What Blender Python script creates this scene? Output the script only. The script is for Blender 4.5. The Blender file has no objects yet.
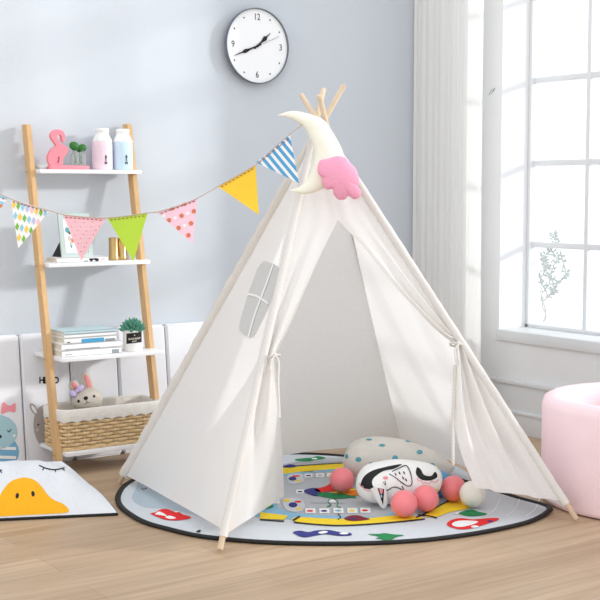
import bpy, bmesh, math, random
from mathutils import Vector, Matrix
from mathutils.bvhtree import BVHTree
from mathutils.geometry import tessellate_polygon
random.seed(7)
PI = math.pi
S = bpy.context.scene
COL = S.collection

# ------------------------------------------------------------------ camera
FPX, PITCH, YAW, HC = 1266.0, math.atan(109.4/1266.0), math.radians(35.1), 1.1
FW = Vector((math.sin(YAW)*math.cos(PITCH), math.cos(YAW)*math.cos(PITCH), -math.sin(PITCH)))
RT = Vector((math.cos(YAW), -math.sin(YAW), 0))
UP = RT.cross(FW)
CAM = Vector((-4.085, -4.793, HC))
def ray(px, py): return FW + RT*((px-300)/FPX) - UP*((py-300)/FPX)
def fl(px, py, z=0.0):
    d = ray(px, py); return CAM + d*((z-CAM.z)/d.z)
def bx(px, py, X):
    d = ray(px, py); return CAM + d*((X-CAM.x)/d.x)
def by(px, py, Y):
    d = ray(px, py); return CAM + d*((Y-CAM.y)/d.y)
def dep(px, py, k): return CAM + ray(px, py)*k
def onplane(px, py, o, n):
    d = ray(px, py); return CAM + d*((o-CAM).dot(n)/d.dot(n))

cd = bpy.data.cameras.new('camera'); cam = bpy.data.objects.new('camera', cd); COL.objects.link(cam)
cd.sensor_width = 36; cd.lens = FPX*36/600
cam.matrix_world = Matrix(((RT.x, UP.x, -FW.x, CAM.x), (RT.y, UP.y, -FW.y, CAM.y), (RT.z, UP.z, -FW.z, CAM.z), (0, 0, 0, 1)))
S.camera = cam

# ------------------------------------------------------------------ materials
def srgb(c):
    return tuple(((v/255)/12.92 if v/255 <= .04045 else ((v/255+.055)/1.055)**2.4) for v in c) + (1,)
def mat(name, rgb, rough=.6, var=0.0, vscale=8, bump=0.0, bscale=60, metal=0, trans=0, sub=0, stretch=None, spec=.4, coat=0):
    m = bpy.data.materials.new(name); m.use_nodes = True
    nt = m.node_tree; p = nt.nodes['Principled BSDF']
    p.inputs['Base Color'].default_value = srgb(rgb)
    p.inputs['Roughness'].default_value = rough; p.inputs['Metallic'].default_value = metal
    p.inputs['Specular IOR Level'].default_value = spec
    if trans: p.inputs['Transmission Weight'].default_value = trans
    if coat: p.inputs['Coat Weight'].default_value = coat
    tc = nt.nodes.new('ShaderNodeTexCoord'); mp = nt.nodes.new('ShaderNodeMapping')
    nt.links.new(tc.outputs['Object'], mp.inputs['Vector'])
    if stretch: mp.inputs['Scale'].default_value = stretch
    if var:
        n = nt.nodes.new('ShaderNodeTexNoise'); n.inputs['Scale'].default_value = vscale; n.inputs['Detail'].default_value = 4
        nt.links.new(mp.outputs[0], n.inputs['Vector'])
        mx = nt.nodes.new('ShaderNodeMix'); mx.data_type = 'RGBA'
        c = srgb(rgb)
        mx.inputs['A'].default_value = tuple(min(1, v*(1-var)) for v in c[:3])+(1,)
        mx.inputs['B'].default_value = tuple(min(1, v*(1+var)) for v in c[:3])+(1,)
        nt.links.new(n.outputs['Fac'], mx.inputs['Factor']); nt.links.new(mx.outputs['Result'], p.inputs['Base Color'])
    if bump:
        n = nt.nodes.new('ShaderNodeTexNoise'); n.inputs['Scale'].default_value = bscale; n.inputs['Detail'].default_value = 3
        nt.links.new(mp.outputs[0], n.inputs['Vector'])
        b = nt.nodes.new('ShaderNodeBump'); b.inputs['Strength'].default_value = bump; b.inputs['Distance'].default_value = .01
        nt.links.new(n.outputs['Fac'], b.inputs['Height']); nt.links.new(b.outputs[0], p.inputs['Normal'])
    return m

def wood_floor():
    m = bpy.data.materials.new('oak planks'); m.use_nodes = True; nt = m.node_tree; p = nt.nodes['Principled BSDF']
    tc = nt.nodes.new('ShaderNodeTexCoord')
    br = nt.nodes.new('ShaderNodeTexBrick'); br.offset = .37; br.inputs['Scale'].default_value = 1
    br.inputs['Brick Width'].default_value = 1.25; br.inputs['Row Height'].default_value = .165
    br.inputs['Mortar Size'].default_value = .0012; br.inputs['Mortar Smooth'].default_value = .3
    br.inputs['Color1'].default_value = srgb((199, 173, 145)); br.inputs['Color2'].default_value = srgb((184, 157, 129))
    br.inputs['Mortar'].default_value = srgb((168, 144, 118))
    nt.links.new(tc.outputs['Object'], br.inputs['Vector'])
    mp = nt.nodes.new('ShaderNodeMapping'); mp.inputs['Scale'].default_value = (1.1, 17, 1)
    nt.links.new(tc.outputs['Object'], mp.inputs['Vector'])
    n = nt.nodes.new('ShaderNodeTexNoise'); n.inputs['Scale'].default_value = 1.6; n.inputs['Detail'].default_value = 8; n.inputs['Roughness'].default_value = .62
    n.inputs['Distortion'].default_value = .6
    nt.links.new(mp.outputs[0], n.inputs['Vector'])
    cr = nt.nodes.new('ShaderNodeValToRGB'); cr.color_ramp.elements[0].position = .3; cr.color_ramp.elements[1].position = .72
    cr.color_ramp.elements[0].color = (.74, .70, .65, 1); cr.color_ramp.elements[1].color = (1.07, 1.07, 1.06, 1)
    nt.links.new(n.outputs['Fac'], cr.inputs[0])
    mx = nt.nodes.new('ShaderNodeMix'); mx.data_type = 'RGBA'; mx.blend_type = 'MULTIPLY'; mx.inputs['Factor'].default_value = 1
    nt.links.new(br.outputs['Color'], mx.inputs['A']); nt.links.new(cr.outputs[0], mx.inputs['B'])
    nt.links.new(mx.outputs['Result'], p.inputs['Base Color'])
    p.inputs['Roughness'].default_value = .42; p.inputs['Specular IOR Level'].default_value = .35
    return m

def translucent(name, rgb, t, bscale=300, bump=.1, weave=0):
    m = bpy.data.materials.new(name); m.use_nodes = True; nt = m.node_tree
    p = nt.nodes['Principled BSDF']; p.inputs['Base Color'].default_value = srgb(rgb); p.inputs['Roughness'].default_value = .9
    p.inputs['Specular IOR Level'].default_value = .1
    tr = nt.nodes.new('ShaderNodeBsdfTranslucent'); tr.inputs['Color'].default_value = srgb(rgb)
    mx = nt.nodes.new('ShaderNodeMixShader'); mx.inputs[0].default_value = t
    nt.links.new(p.outputs[0], mx.inputs[1]); nt.links.new(tr.outputs[0], mx.inputs[2])
    tc = nt.nodes.new('ShaderNodeTexCoord')
    n = nt.nodes.new('ShaderNodeTexNoise'); n.inputs['Scale'].default_value = bscale; n.inputs['Detail'].default_value = 2
    n2 = nt.nodes.new('ShaderNodeTexNoise'); n2.inputs['Scale'].default_value = 14; n2.inputs['Detail'].default_value = 3
    ad = nt.nodes.new('ShaderNodeMath'); ad.operation = 'ADD'; ml = nt.nodes.new('ShaderNodeMath'); ml.operation = 'MULTIPLY'; ml.inputs[1].default_value = .25
    nt.links.new(tc.outputs['Object'], n.inputs['Vector']); nt.links.new(tc.outputs['Object'], n2.inputs['Vector'])
    nt.links.new(n.outputs['Fac'], ml.inputs[0]); nt.links.new(ml.outputs[0], ad.inputs[0]); nt.links.new(n2.outputs['Fac'], ad.inputs[1])
    if weave:
        n3 = nt.nodes.new('ShaderNodeTexNoise'); n3.inputs['Scale'].default_value = 190; n3.inputs['Detail'].default_value = 2
        mx3 = nt.nodes.new('ShaderNodeMix'); mx3.data_type = 'RGBA'; c = srgb(rgb)
        mx3.inputs['A'].default_value = tuple(v*(1-2.2*weave) for v in c[:3])+(1,); mx3.inputs['B'].default_value = tuple(min(1, v*(1+1.4*weave)) for v in c[:3])+(1,)
        nt.links.new(tc.outputs['Object'], n3.inputs['Vector']); nt.links.new(n3.outputs['Fac'], mx3.inputs['Factor'])
        nt.links.new(mx3.outputs['Result'], p.inputs['Base Color']); nt.links.new(mx3.outputs['Result'], tr.inputs['Color'])
    b = nt.nodes.new('ShaderNodeBump'); b.inputs['Strength'].default_value = bump; b.inputs['Distance'].default_value = .01
    nt.links.new(ad.outputs[0], b.inputs['Height']); nt.links.new(b.outputs[0], p.inputs['Normal'])
    nt.links.new(mx.outputs[0], nt.nodes['Material Output'].inputs[0])
    return m

def pane_mat():
    m = bpy.data.materials.new('hazy window glass'); m.use_nodes = True; nt = m.node_tree
    nt.nodes.remove(nt.nodes['Principled BSDF'])
    a = nt.nodes.new('ShaderNodeBsdfTransparent'); a.inputs[0].default_value = (.97, .985, 1, 1)
    t = nt.nodes.new('ShaderNodeBsdfTranslucent'); t.inputs[0].default_value = (.96, .985, 1, 1)
    g = nt.nodes.new('ShaderNodeBsdfGlossy'); g.inputs['Roughness'].default_value = .05
    m1 = nt.nodes.new('ShaderNodeMixShader'); m1.inputs[0].default_value = .14
    m2 = nt.nodes.new('ShaderNodeMixShader'); m2.inputs[0].default_value = .04
    nt.links.new(a.outputs[0], m1.inputs[1]); nt.links.new(t.outputs[0], m1.inputs[2])
    nt.links.new(m1.outputs[0], m2.inputs[1]); nt.links.new(g.outputs[0], m2.inputs[2])
    nt.links.new(m2.outputs[0], nt.nodes['Material Output'].inputs[0])
    return m

M = dict(
    floor=wood_floor(), wall=mat('blue grey wallpaper', (204, 210, 217), .9, .02, 5, .12, 200),
    white_wall=mat('white wall paint', (231, 232, 233), .7, .01, 3), frame=mat('white window paint', (222, 224, 226), .5),
    pane=pane_mat(), canvas=translucent('cotton canvas', (249, 247, 245), .42, 420, .22, .035), canvas2=translucent('canvas binding', (234, 230, 226), .1, 420, .2, .05), binding=translucent('shaded canvas binding', (226, 221, 214), .05, 420, .3, .05),  # last one: same canvas with the left sleeve's shade put into the colour
    sheer=translucent('sheer curtain', (252, 251, 248), .36, 200, .05),
    mesh=mat('grey window netting', (206, 205, 202), .9, .05, 300, .2, 500),
    pole=mat('pale pine pole', (222, 200, 172), .6, .12, 6, stretch=(20, 20, 2)),
    rail=mat('bamboo rail', (213, 174, 124), .5, .14, 7, stretch=(14, 14, 2)),
    shelf=mat('white lacquer', (240, 240, 241), .4), screw=mat('dark screw', (60, 50, 45), .4, metal=.6),
    white=mat('white', (244, 244, 243), .6), black=mat('black', (22, 22, 24), .6), dark=mat('charcoal', (58, 60, 66), .5),
    clockrim=mat('graphite clock rim', (112, 118, 128), .4, metal=.4), face=mat('clock face', (248, 249, 250), .5),
    moon=mat('ivory velvet', (241, 238, 222), .9, .02, 20, .2, 90), cloud=mat('pink felt', (246, 168, 196), .95, .03, 30, .25, 120),
    pouf=mat('pink plush', (252, 224, 229), .95, .05, 9, .3, 260), poufin=mat('pink plush inside', (250, 218, 224), .95, .05, 12, .3, 260),
    pinkball=mat('pink plastic ball', (244, 134, 140), .3, .03, 20), whiteball=mat('white plastic ball', (240, 236, 226), .35), blueball=mat('blue plastic ball', (92, 158, 200), .35),
    greyfab=mat('light grey plush', (224, 220, 212), .95, .05, 25, .3, 160), teal=mat('teal print', (92, 168, 180), .9),
    duckw=mat('white cotton', (227, 229, 233), .9, .025, 30, .5, 45, stretch=(3, 1, 1)), beak=mat('orange beak print', (246, 178, 26), .85, .08, 30, .1, 200),
    wick=mat('straw wicker', (224, 192, 144), .7, .2, 40), liner=mat('cream cotton liner', (232, 227, 219), .95, .04, 60, .3, 120),
    bunny=mat('beige plush', (208, 200, 188), .95, .05, 60, .3, 200), pinkin=mat('pink ear lining', (228, 150, 150), .9), lilac=mat('lilac ribbon', (196, 182, 222), .8),
    flam=mat('flamingo pink', (246, 142, 156), .5), leaf=mat('glossy leaf', (36, 108, 34), .45, .2, 20), succ=mat('succulent green', (88, 150, 128), .6, .15, 40),
    stem=mat('stem brown', (120, 116, 104), .8), oleaf=mat('olive leaf', (84, 110, 102), .7, .15, 10),
    pkbot=mat('pale pink bottle', (244, 218, 230), .4, .02, 20, spec=.25), blbot=mat('pale blue bottle', (204, 230, 242), .4, .02, 20, spec=.25), ink=mat('dark print', (70, 70, 80), .7),
    gold=mat('brushed gold', (196, 166, 112), .3, .05, 30, metal=.85), mint=mat('mint grey frame', (192, 206, 202), .6), paper=mat('page edges', (226, 218, 202), .9, .08, 3, stretch=(1, 1, 200)),
    tealcov=mat('pale teal cover', (196, 220, 226), .5), bluep=mat('blue print', (72, 160, 206), .6), greyp=mat('grey print', (150, 160, 166), .7),
    marble=mat('white marble', (238, 236, 234), .35, .08, 14), panel=mat('white padded leatherette', (234, 235, 240), .6, .01, 6, .05, 160), seam=mat('panel side', (206, 206, 214), .7),
    bearc=mat('pale blue print', (168, 204, 214), .8), bowc=mat('coral print', (238, 150, 160), .8), bunc=mat('taupe print', (176, 168, 164), .8), bun2=mat('pale taupe print', (206, 200, 196), .8), shirt=mat('mid blue print', (120, 178, 214), .8),
    string=mat('twine', (196, 176, 160), .8), fy=mat('yellow felt', (250, 208, 62), .8, .02, 30), fg=mat('lime felt', (188, 222, 70), .8, .02, 30),
    fp=mat('pink paper', (248, 196, 204), .8), fp2=mat('pale pink felt', (250, 208, 224), .8), odot=mat('rust dot', (222, 126, 92), .8),
    fb=mat('mid blue stripe', (88, 164, 212), .8), green=mat('leaf green print', (122, 188, 74), .8), yel=mat('yellow print', (246, 206, 72), .8), lblue=mat('light blue print', (150, 206, 232), .8), lil=mat('lilac print', (190, 196, 226), .8),
    thread=mat('red brown stitch', (150, 70, 80), .8),
    rg=mat('rug grey', (184, 188, 193), .95, .06, 40, .2, 300), rgl=mat('rug pale grey', (206, 211, 216), .95, .05, 30, .2, 300), rgd=mat('rug cool grey', (174, 189, 200), .95, .05, 30, .2, 300),
    ry=mat('rug yellow', (248, 216, 48), .95, .04, 60), rb=mat('rug light blue', (138, 188, 216), .95, .04, 60), rn=mat('rug navy', (52, 56, 128), .95), rr=mat('rug red', (226, 40, 44), .95), rgn=mat('rug green', (34, 132, 78), .95),
    rm=mat('rug maroon', (128, 40, 48), .95), ro=mat('rug orange', (240, 140, 40), .95),
    lace=mat('cotton cord', (216, 210, 202), .95),
)
def glass_mat():
    m = bpy.data.materials.new('clear glass jar'); m.use_nodes = True; p = m.node_tree.nodes['Principled BSDF']
    p.inputs['Base Color'].default_value = (.93, .96, .94, 1); p.inputs['Roughness'].default_value = .04; p.inputs['Transmission Weight'].default_value = .9
    p.inputs['IOR'].default_value = 1.2
    return m
M['glass'] = glass_mat()

# ------------------------------------------------------------------ mesh builder
class MB:
    def __init__(s): s.v = []; s.f = []; s.m = []; s.mats = []
    def mi(s, m):
        m = M[m] if isinstance(m, str) else m
        if m not in s.mats: s.mats.append(m)
        return s.mats.index(m)
    def add(s, vs, fs, m):
        o = len(s.v); k = s.mi(m); s.v += [Vector(p) for p in vs]
        for f in fs: s.f.append([i+o for i in f]); s.m.append(k)
        return s
    def box(s, lo, hi, m, bev=0.0, xf=None):
        bm = bmesh.new(); bmesh.ops.create_cube(bm, size=1)
        lo, hi = Vector(lo), Vector(hi)
        for v in bm.verts: v.co = Vector(((v.co.x+.5)*(hi.x-lo.x)+lo.x, (v.co.y+.5)*(hi.y-lo.y)+lo.y, (v.co.z+.5)*(hi.z-lo.z)+lo.z))
        if bev: bmesh.ops.bevel(bm, geom=bm.edges[:], offset=bev, segments=2, affect='EDGES', profile=.6)
        return s.bm(bm, m, xf)
    def bm(s, bm, m, xf=None):
        bm.verts.index_update()
        vs = [(xf @ v.co) if xf else v.co.copy() for v in bm.verts]; fs = [[v.index for v in f.verts] for f in bm.faces]
        bm.free(); return s.add(vs, fs, m)
    def grid(s, fn, nu, nv, m, closeu=False, flip=False):
        vs = [fn(i/(nu if closeu else nu), j/nv) for j in range(nv+1) for i in range(nu if closeu else nu+1)]
        w = nu if closeu else nu+1; fs = []
        for j in range(nv):
            for i in range(nu):
                a, b = j*w+i, j*w+(i+1) % w
                q = [a, b, b+w, a+w]; fs.append(q[::-1] if flip else q)
        return s.add(vs, fs, m)
    def tube(s, pts, rad, m, n=8, caps=True, flat=1.0, up=None):
        pts = [Vector(p) for p in pts]; L = len(pts)
        if not hasattr(rad, '__len__'): rad = [rad]*L
        vs = []; prev = None
        for i, p in enumerate(pts):
            t = (pts[min(i+1, L-1)]-pts[max(i-1, 0)]).normalized()
            if prev is None:
                a = Vector(up) if up else (Vector((0, 0, 1)) if abs(t.z) < .9 else Vector((1, 0, 0)))
                e = (a - t*a.dot(t)).normalized()
            else: e = (prev - t*prev.dot(t)).normalized()
            prev = e; g = t.cross(e)
            for k in range(n):
                th = 2*PI*k/n; vs.append(p + e*math.cos(th)*rad[i]*flat + g*math.sin(th)*rad[i])
        fs = [[i*n+k, i*n+(k+1) % n, (i+1)*n+(k+1) % n, (i+1)*n+k] for i in range(L-1) for k in range(n)]
        if caps: fs += [list(range(n))[::-1], [(L-1)*n+k for k in range(n)]]
        return s.add(vs, fs, m)
    def lathe(s, prof, c, m, n=28, capb=True, capt=True, rfn=None):
        c = Vector(c); vs = []
        for r, z in prof:
            for k in range(n):
                th = 2*PI*k/n; q = r*(rfn(th, z) if rfn else 1)
                vs.append(c+Vector((q*math.cos(th), q*math.sin(th), z)))
        fs = [[i*n+k, i*n+(k+1) % n, (i+1)*n+(k+1) % n, (i+1)*n+k] for i in range(len(prof)-1) for k in range(n)]
        if capb: fs.append(list(range(n))[::-1])
        if capt: fs.append([(len(prof)-1)*n+k for k in range(n)])
        return s.add(vs, fs, m)
    def ball(s, c, r, m, n=20, sc=(1, 1, 1), xf=None):
        bm = bmesh.new(); bmesh.ops.create_uvsphere(bm, u_segments=n, v_segments=max(6, n//2+2), radius=1)
        c = Vector(c)
        for v in bm.verts:
            q = Vector((v.co.x*r*sc[0], v.co.y*r*sc[1], v.co.z*r*sc[2])); v.co = c + (xf @ q if xf else q)
        return s.bm(bm, m)
    def prism(s, poly, fr, bk, m, hole=None):            # outline given by two mappings of 2D points
        hole = hole or []; n1 = len(poly); al = list(poly)+list(hole); n = len(al); vs = [fr(p) for p in al]+[bk(p) for p in al]
        tri = tessellate_polygon([[Vector((p[0], p[1], 0)) for p in q] for q in ([poly, hole] if hole else [poly])])
        fs = [list(t) for t in tri]+[[i+n for i in t][::-1] for t in tri]+[[i, (i+1) % n1, n+(i+1) % n1, n+i] for i in range(n1)]
        h = n-n1; fs += [[n1+i, n1+(i+1) % h, n+n1+(i+1) % h, n+n1+i] for i in range(h)]
        return s.add(vs, fs, m)
    def patch(s, poly, fn, m, step=1e9):      # thin printed shape laid on a surface
        bm = bmesh.new(); vs = [bm.verts.new((p[0], p[1], 0)) for p in poly]
        for t in tessellate_polygon([[v.co for v in vs]]):
            try: bm.faces.new([vs[i] for i in t])
            except ValueError: pass
        for _ in range(5):
            es = [e for e in bm.edges if e.calc_length() > step]
            if not es: break
            bmesh.ops.subdivide_edges(bm, edges=es, cuts=1); bmesh.ops.triangulate(bm, faces=[g for g in bm.faces if len(g.verts) > 3])
        bm.verts.index_update()
        out = [fn(v.co.x, v.co.y) for v in bm.verts]
        fs = [[v.index for v in g.verts] for g in bm.faces]; bm.free()
        fs = [g for g in fs if all(out[i] is not None for i in g)]
        out = [o if o is not None else Vector((0, 0, 0)) for o in out]
        used = sorted({i for g in fs for i in g}); mp = {i: k for k, i in enumerate(used)}
        return s.add([out[i] for i in used], [[mp[i] for i in g] for g in fs], m)
    def bvh(s): return BVHTree.FromPolygons([tuple(v) for v in s.v], s.f)
    def build(s, name, parent=None, sharp=40, smooth=True):
        me = bpy.data.meshes.new(name); o = bpy.data.objects.new(name, me); COL.objects.link(o)
        off = Vector((0, 0, 0)); q = parent
        while q: off += q.location; q = q.parent
        if parent is None and s.v:
            lo = Vector([min(v[i] for v in s.v) for i in range(3)]); hi = Vector([max(v[i] for v in s.v) for i in range(3)])
            off = Vector(((lo.x+hi.x)/2, (lo.y+hi.y)/2, lo.z)); o.location = off
        else: o.parent = parent
        me.from_pydata([tuple(v-off) for v in s.v], [], s.f)
        for m in s.mats: me.materials.append(m)
        me.polygons.foreach_set('material_index', s.m)
        me.polygons.foreach_set('use_smooth', [smooth]*len(s.f))
        me.update()
        if smooth and sharp < 180: me.set_sharp_from_angle(angle=math.radians(sharp))
        return o

def tag(o, label=None, cat=None, group=None, kind=None):
    if label: o['label'] = label
    if cat: o['category'] = cat
    if group: o['group'] = group
    if kind: o['kind'] = kind
    return o
def thing(name, loc, label, cat, group=None):
    o = bpy.data.objects.new(name, None); COL.objects.link(o); o.location = loc; o.empty_display_size = .05
    return tag(o, label, cat, group)
def struct(o): o['kind'] = 'structure'; return o
def decal(bvh, off=.0012, near=0):
    def fn(px, py):
        d = ray(px, py).normalized(); h, n, i, t = bvh.ray_cast(CAM, d)
        if h is None and near:
            h, n, i, t = bvh.find_nearest(CAM+d*near)
        if h is None: return None
        if n.dot(d) > 0: n = -n
        return h + n*off
    return fn
def stroke(pts, w):                            # ribbon outline of a 2D polyline, width list or number
    pts = [Vector(p) for p in pts]; L = len(pts); a = []; b = []
    ws = w if hasattr(w, '__len__') else [w]*L
    for i in range(L):
        t = (pts[min(i+1, L-1)]-pts[max(i-1, 0)]).normalized(); n = Vector((-t.y, t.x))*ws[i]/2
        a.append(pts[i]+n); b.append(pts[i]-n)
    return a+b[::-1]
def circ(cx, cy, rx, ry=None, n=14, rot=0, a0=0, a1=2*PI):
    ry = ry or rx; out = []; full = abs(a1-a0-2*PI) < 1e-6
    for k in range(n if full else n+1):
        t = a0+(a1-a0)*k/n; x, y = rx*math.cos(t), ry*math.sin(t)
        out.append((cx+x*math.cos(rot)-y*math.sin(rot), cy+x*math.sin(rot)+y*math.cos(rot)))
    return out
def smoothpts(pts, k=6, closed=False):         # Catmull-Rom
    P = [Vector(p) for p in pts]; n = len(P); out = []
    for i in range(n if closed else n-1):
        g = (lambda j: P[j % n]) if closed else (lambda j: P[max(0, min(n-1, j))])
        p0, p1, p2, p3 = g(i-1), g(i), g(i+1), g(i+2)
        for j in range(k):
            t = j/k; out.append(.5*((2*p1)+(p2-p0)*t+(2*p0-5*p1+4*p2-p3)*t*t+(3*p1-p0-3*p2+p3)*t**3))
    if not closed: out.append(P[-1])
    return out
_txt = {}
def text2d(st):
    if st in _txt: return _txt[st]
    cu = bpy.data.curves.new('t', 'FONT'); cu.body = st; cu.size = 1; cu.align_x = 'CENTER'; cu.align_y = 'CENTER'; cu.resolution_u = 3; cu.offset = .035 if st not in '1236912' else .006
    o = bpy.data.objects.new('t', cu); COL.objects.link(o)
    me = o.evaluated_get(bpy.context.evaluated_depsgraph_get()).to_mesh()
    r = ([(v.co.x, v.co.y) for v in me.vertices], [list(p.vertices) for p in me.polygons])
    o.to_mesh_clear(); bpy.data.objects.remove(o); bpy.data.curves.remove(cu); _txt[st] = r; return r
def put_text(mb, st, fn, m):
    vs, fs = text2d(st); mb.add([fn(x, y) for x, y in vs], fs, m)
def lerp(a, b, t): return a+(b-a)*t

# ------------------------------------------------------------------ the room
struct(MB().box((-7, -7, -.06), (.25, .12, 0), 'floor').build('floor'))
struct(MB().box((-7, 0, 0), (.25, .12, 3.05), 'wall').build('wall_back'))
WX = .198; YJ = -.575; YE = -3.3; ZS = .465; ZT = 2.8
w = MB()
w.box((0, -7, 0), (.25, 0, ZS-.05), 'white_wall'); w.box((0, -7, ZT), (.25, 0, 3.05), 'white_wall')
w.box((0, YJ, ZS-.05), (.25, 0, ZT), 'white_wall'); w.box((0, -7, ZS-.05), (.25, YE, ZT), 'white_wall')
for a_, b_ in (((489, 95), (492, 89)), ((491.3, 94), (494, 88.5)), ((493.3, 91.5), (495, 88))):
    w.patch(stroke([a_, b_], .7), lambda x, y: bx(x, y, -.0006), 'greyp')
struct(w.build('wall_right'))
b = MB(); b.box((-.014, -7, 0), (0, -.0, .225), 'frame', .002); b.box((-.024, -7, .222), (0, 0, .242), 'frame', .005)
b.box((-.022, -7, 0), (0, 0, .092), 'frame', .004); b.box((-.028, -7, .09), (0, 0, .104), 'frame', .004)
struct(b.build('baseboard_right'))
b = MB(); b.box((-7, -.014, 0), (0, 0, .10), 'frame', .003); struct(b.build('baseboard_back'))
# window: frame with mullions, panes, sill
win = struct(bpy.data.objects.new('window_1', None)); COL.objects.link(win); win.location = (WX, (YJ+YE)/2, ZS)
fr = MB()
fr.box((WX-.03, YJ-.018, ZS), (WX+.03, YJ, ZT), 'frame', .003); fr.box((WX-.03, YE, ZS), (WX+.03, YE+.03, ZT), 'frame', .003)
fr.box((WX-.03, YE, ZS), (WX+.03, YJ, ZS+.016), 'frame', .003); fr.box((WX-.03, YE, ZT-.03), (WX+.03, YJ, ZT), 'frame', .003)
fr.build('window_frame', win)
ym = bx(588.5, 200, WX).y; dy = abs(ym-(YJ-.012)); vy = [YJ-.012-dy*k for k in range(1, 8) if YJ-.012-dy*k > YE+.1]
hz = [bx(588, 75.5, WX).z, bx(588, 162, WX).z, bx(588, 247, WX).z]; dz = hz[0]-hz[1]; hz += [hz[0]+dz, hz[0]+2*dz]
for y in vy:
    MB().box((WX-.014, y-.011, ZS+.01), (WX+.014, y+.011, ZT-.02), 'frame', .003).build('mullion', win)
for z in hz:
    if z < ZT-.05: MB().box((WX-.012, YE+.02, z-.013), (WX+.012, YJ-.01, z+.013), 'frame', .003).build('glazing_bar', win)
ed = [YJ-.012]+vy+[YE+.02]
for a, c in zip(ed[:-1], ed[1:]):
    MB().box((WX-.002, c, ZS+.01), (WX+.002, a, ZT-.02), 'pane').build('pane', win)
MB().box((-.014, YE-.02, ZS-.05), (WX-.02, YJ+.006, ZS), 'frame', .004).build('window_sill', win)
struct(MB().box((.25, YE, ZS-.05), (.62, YJ+.3, ZS-.005), 'frame', .004).build('trim_1'))

# branch outside the glass
bp = bx(543, 321, .34); bp.z = ZS-.005
br = thing('leafy_branch', bp, 'pale leafy branch standing outside behind the hazy window glass', 'branch')
sm = MB(); lf = MB()
def wpt(px, py): return bx(px, py, .34)
stems = [[(543, 322), (544, 308), (549, 295), (556, 288), (562, 276), (565, 255)], [(543, 322), (543, 300), (547, 285), (546, 262), (552, 245), (556, 234)],
         [(549, 295), (553, 280), (554, 262), (550, 248)], [(545, 300), (543, 285), (544, 270), (543, 255)]]
for st in stems:
    pts = smoothpts([(p[0], p[1]) for p in st], 5); P3 = [wpt(p.x, p.y) + Vector((0.02*math.sin(i*.7), 0, 0)) for i, p in enumerate(pts)]
    sm.tube(P3, .0032, 'stem', 5)
    for i in range(len(P3)//3, len(P3)):
        for q in range(6):
            a = random.uniform(0, 2*PI); d = Vector((math.cos(a)*.6, math.sin(a), random.uniform(-.2, 1))).normalized()
            e = d.cross(Vector((1, 0, .3))).normalized(); L = random.uniform(.018, .03); c = P3[i]+d*.004
            lf.add([c, c+d*L*.5+e*.005, c+d*L, c+d*L*.5-e*.005], [[0, 1, 2, 3]], 'oleaf')
sm.build('stem', br); lf.build('leaves', br)

# curtain
YC = bx(485, 200, -.175).y
def cur(u, v):
    if u < .12: x, y = -.035, lerp(-.012, -.05, u/.12)
    else: t = (u-.12)/.88; y = lerp(-.05, YC, t); x = -.045-.13*t**1.5
    d = .010*math.sin(u*58)+.006*math.sin(u*23+1+v*.6)
    pull = .014*math.sin(v*PI)*u
    return Vector((x-abs(d)*.9, y+.007*math.sin(u*40)+pull, .012+v*2.75))
MB().grid(cur, 150, 24, 'sheer').build('sheer_curtain', None, 180)
c = [o for o in COL.objects if o.name == 'sheer_curtain'][0]
tag(c, 'white sheer floor-length curtain hanging in the corner beside the window', 'curtain')

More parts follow.
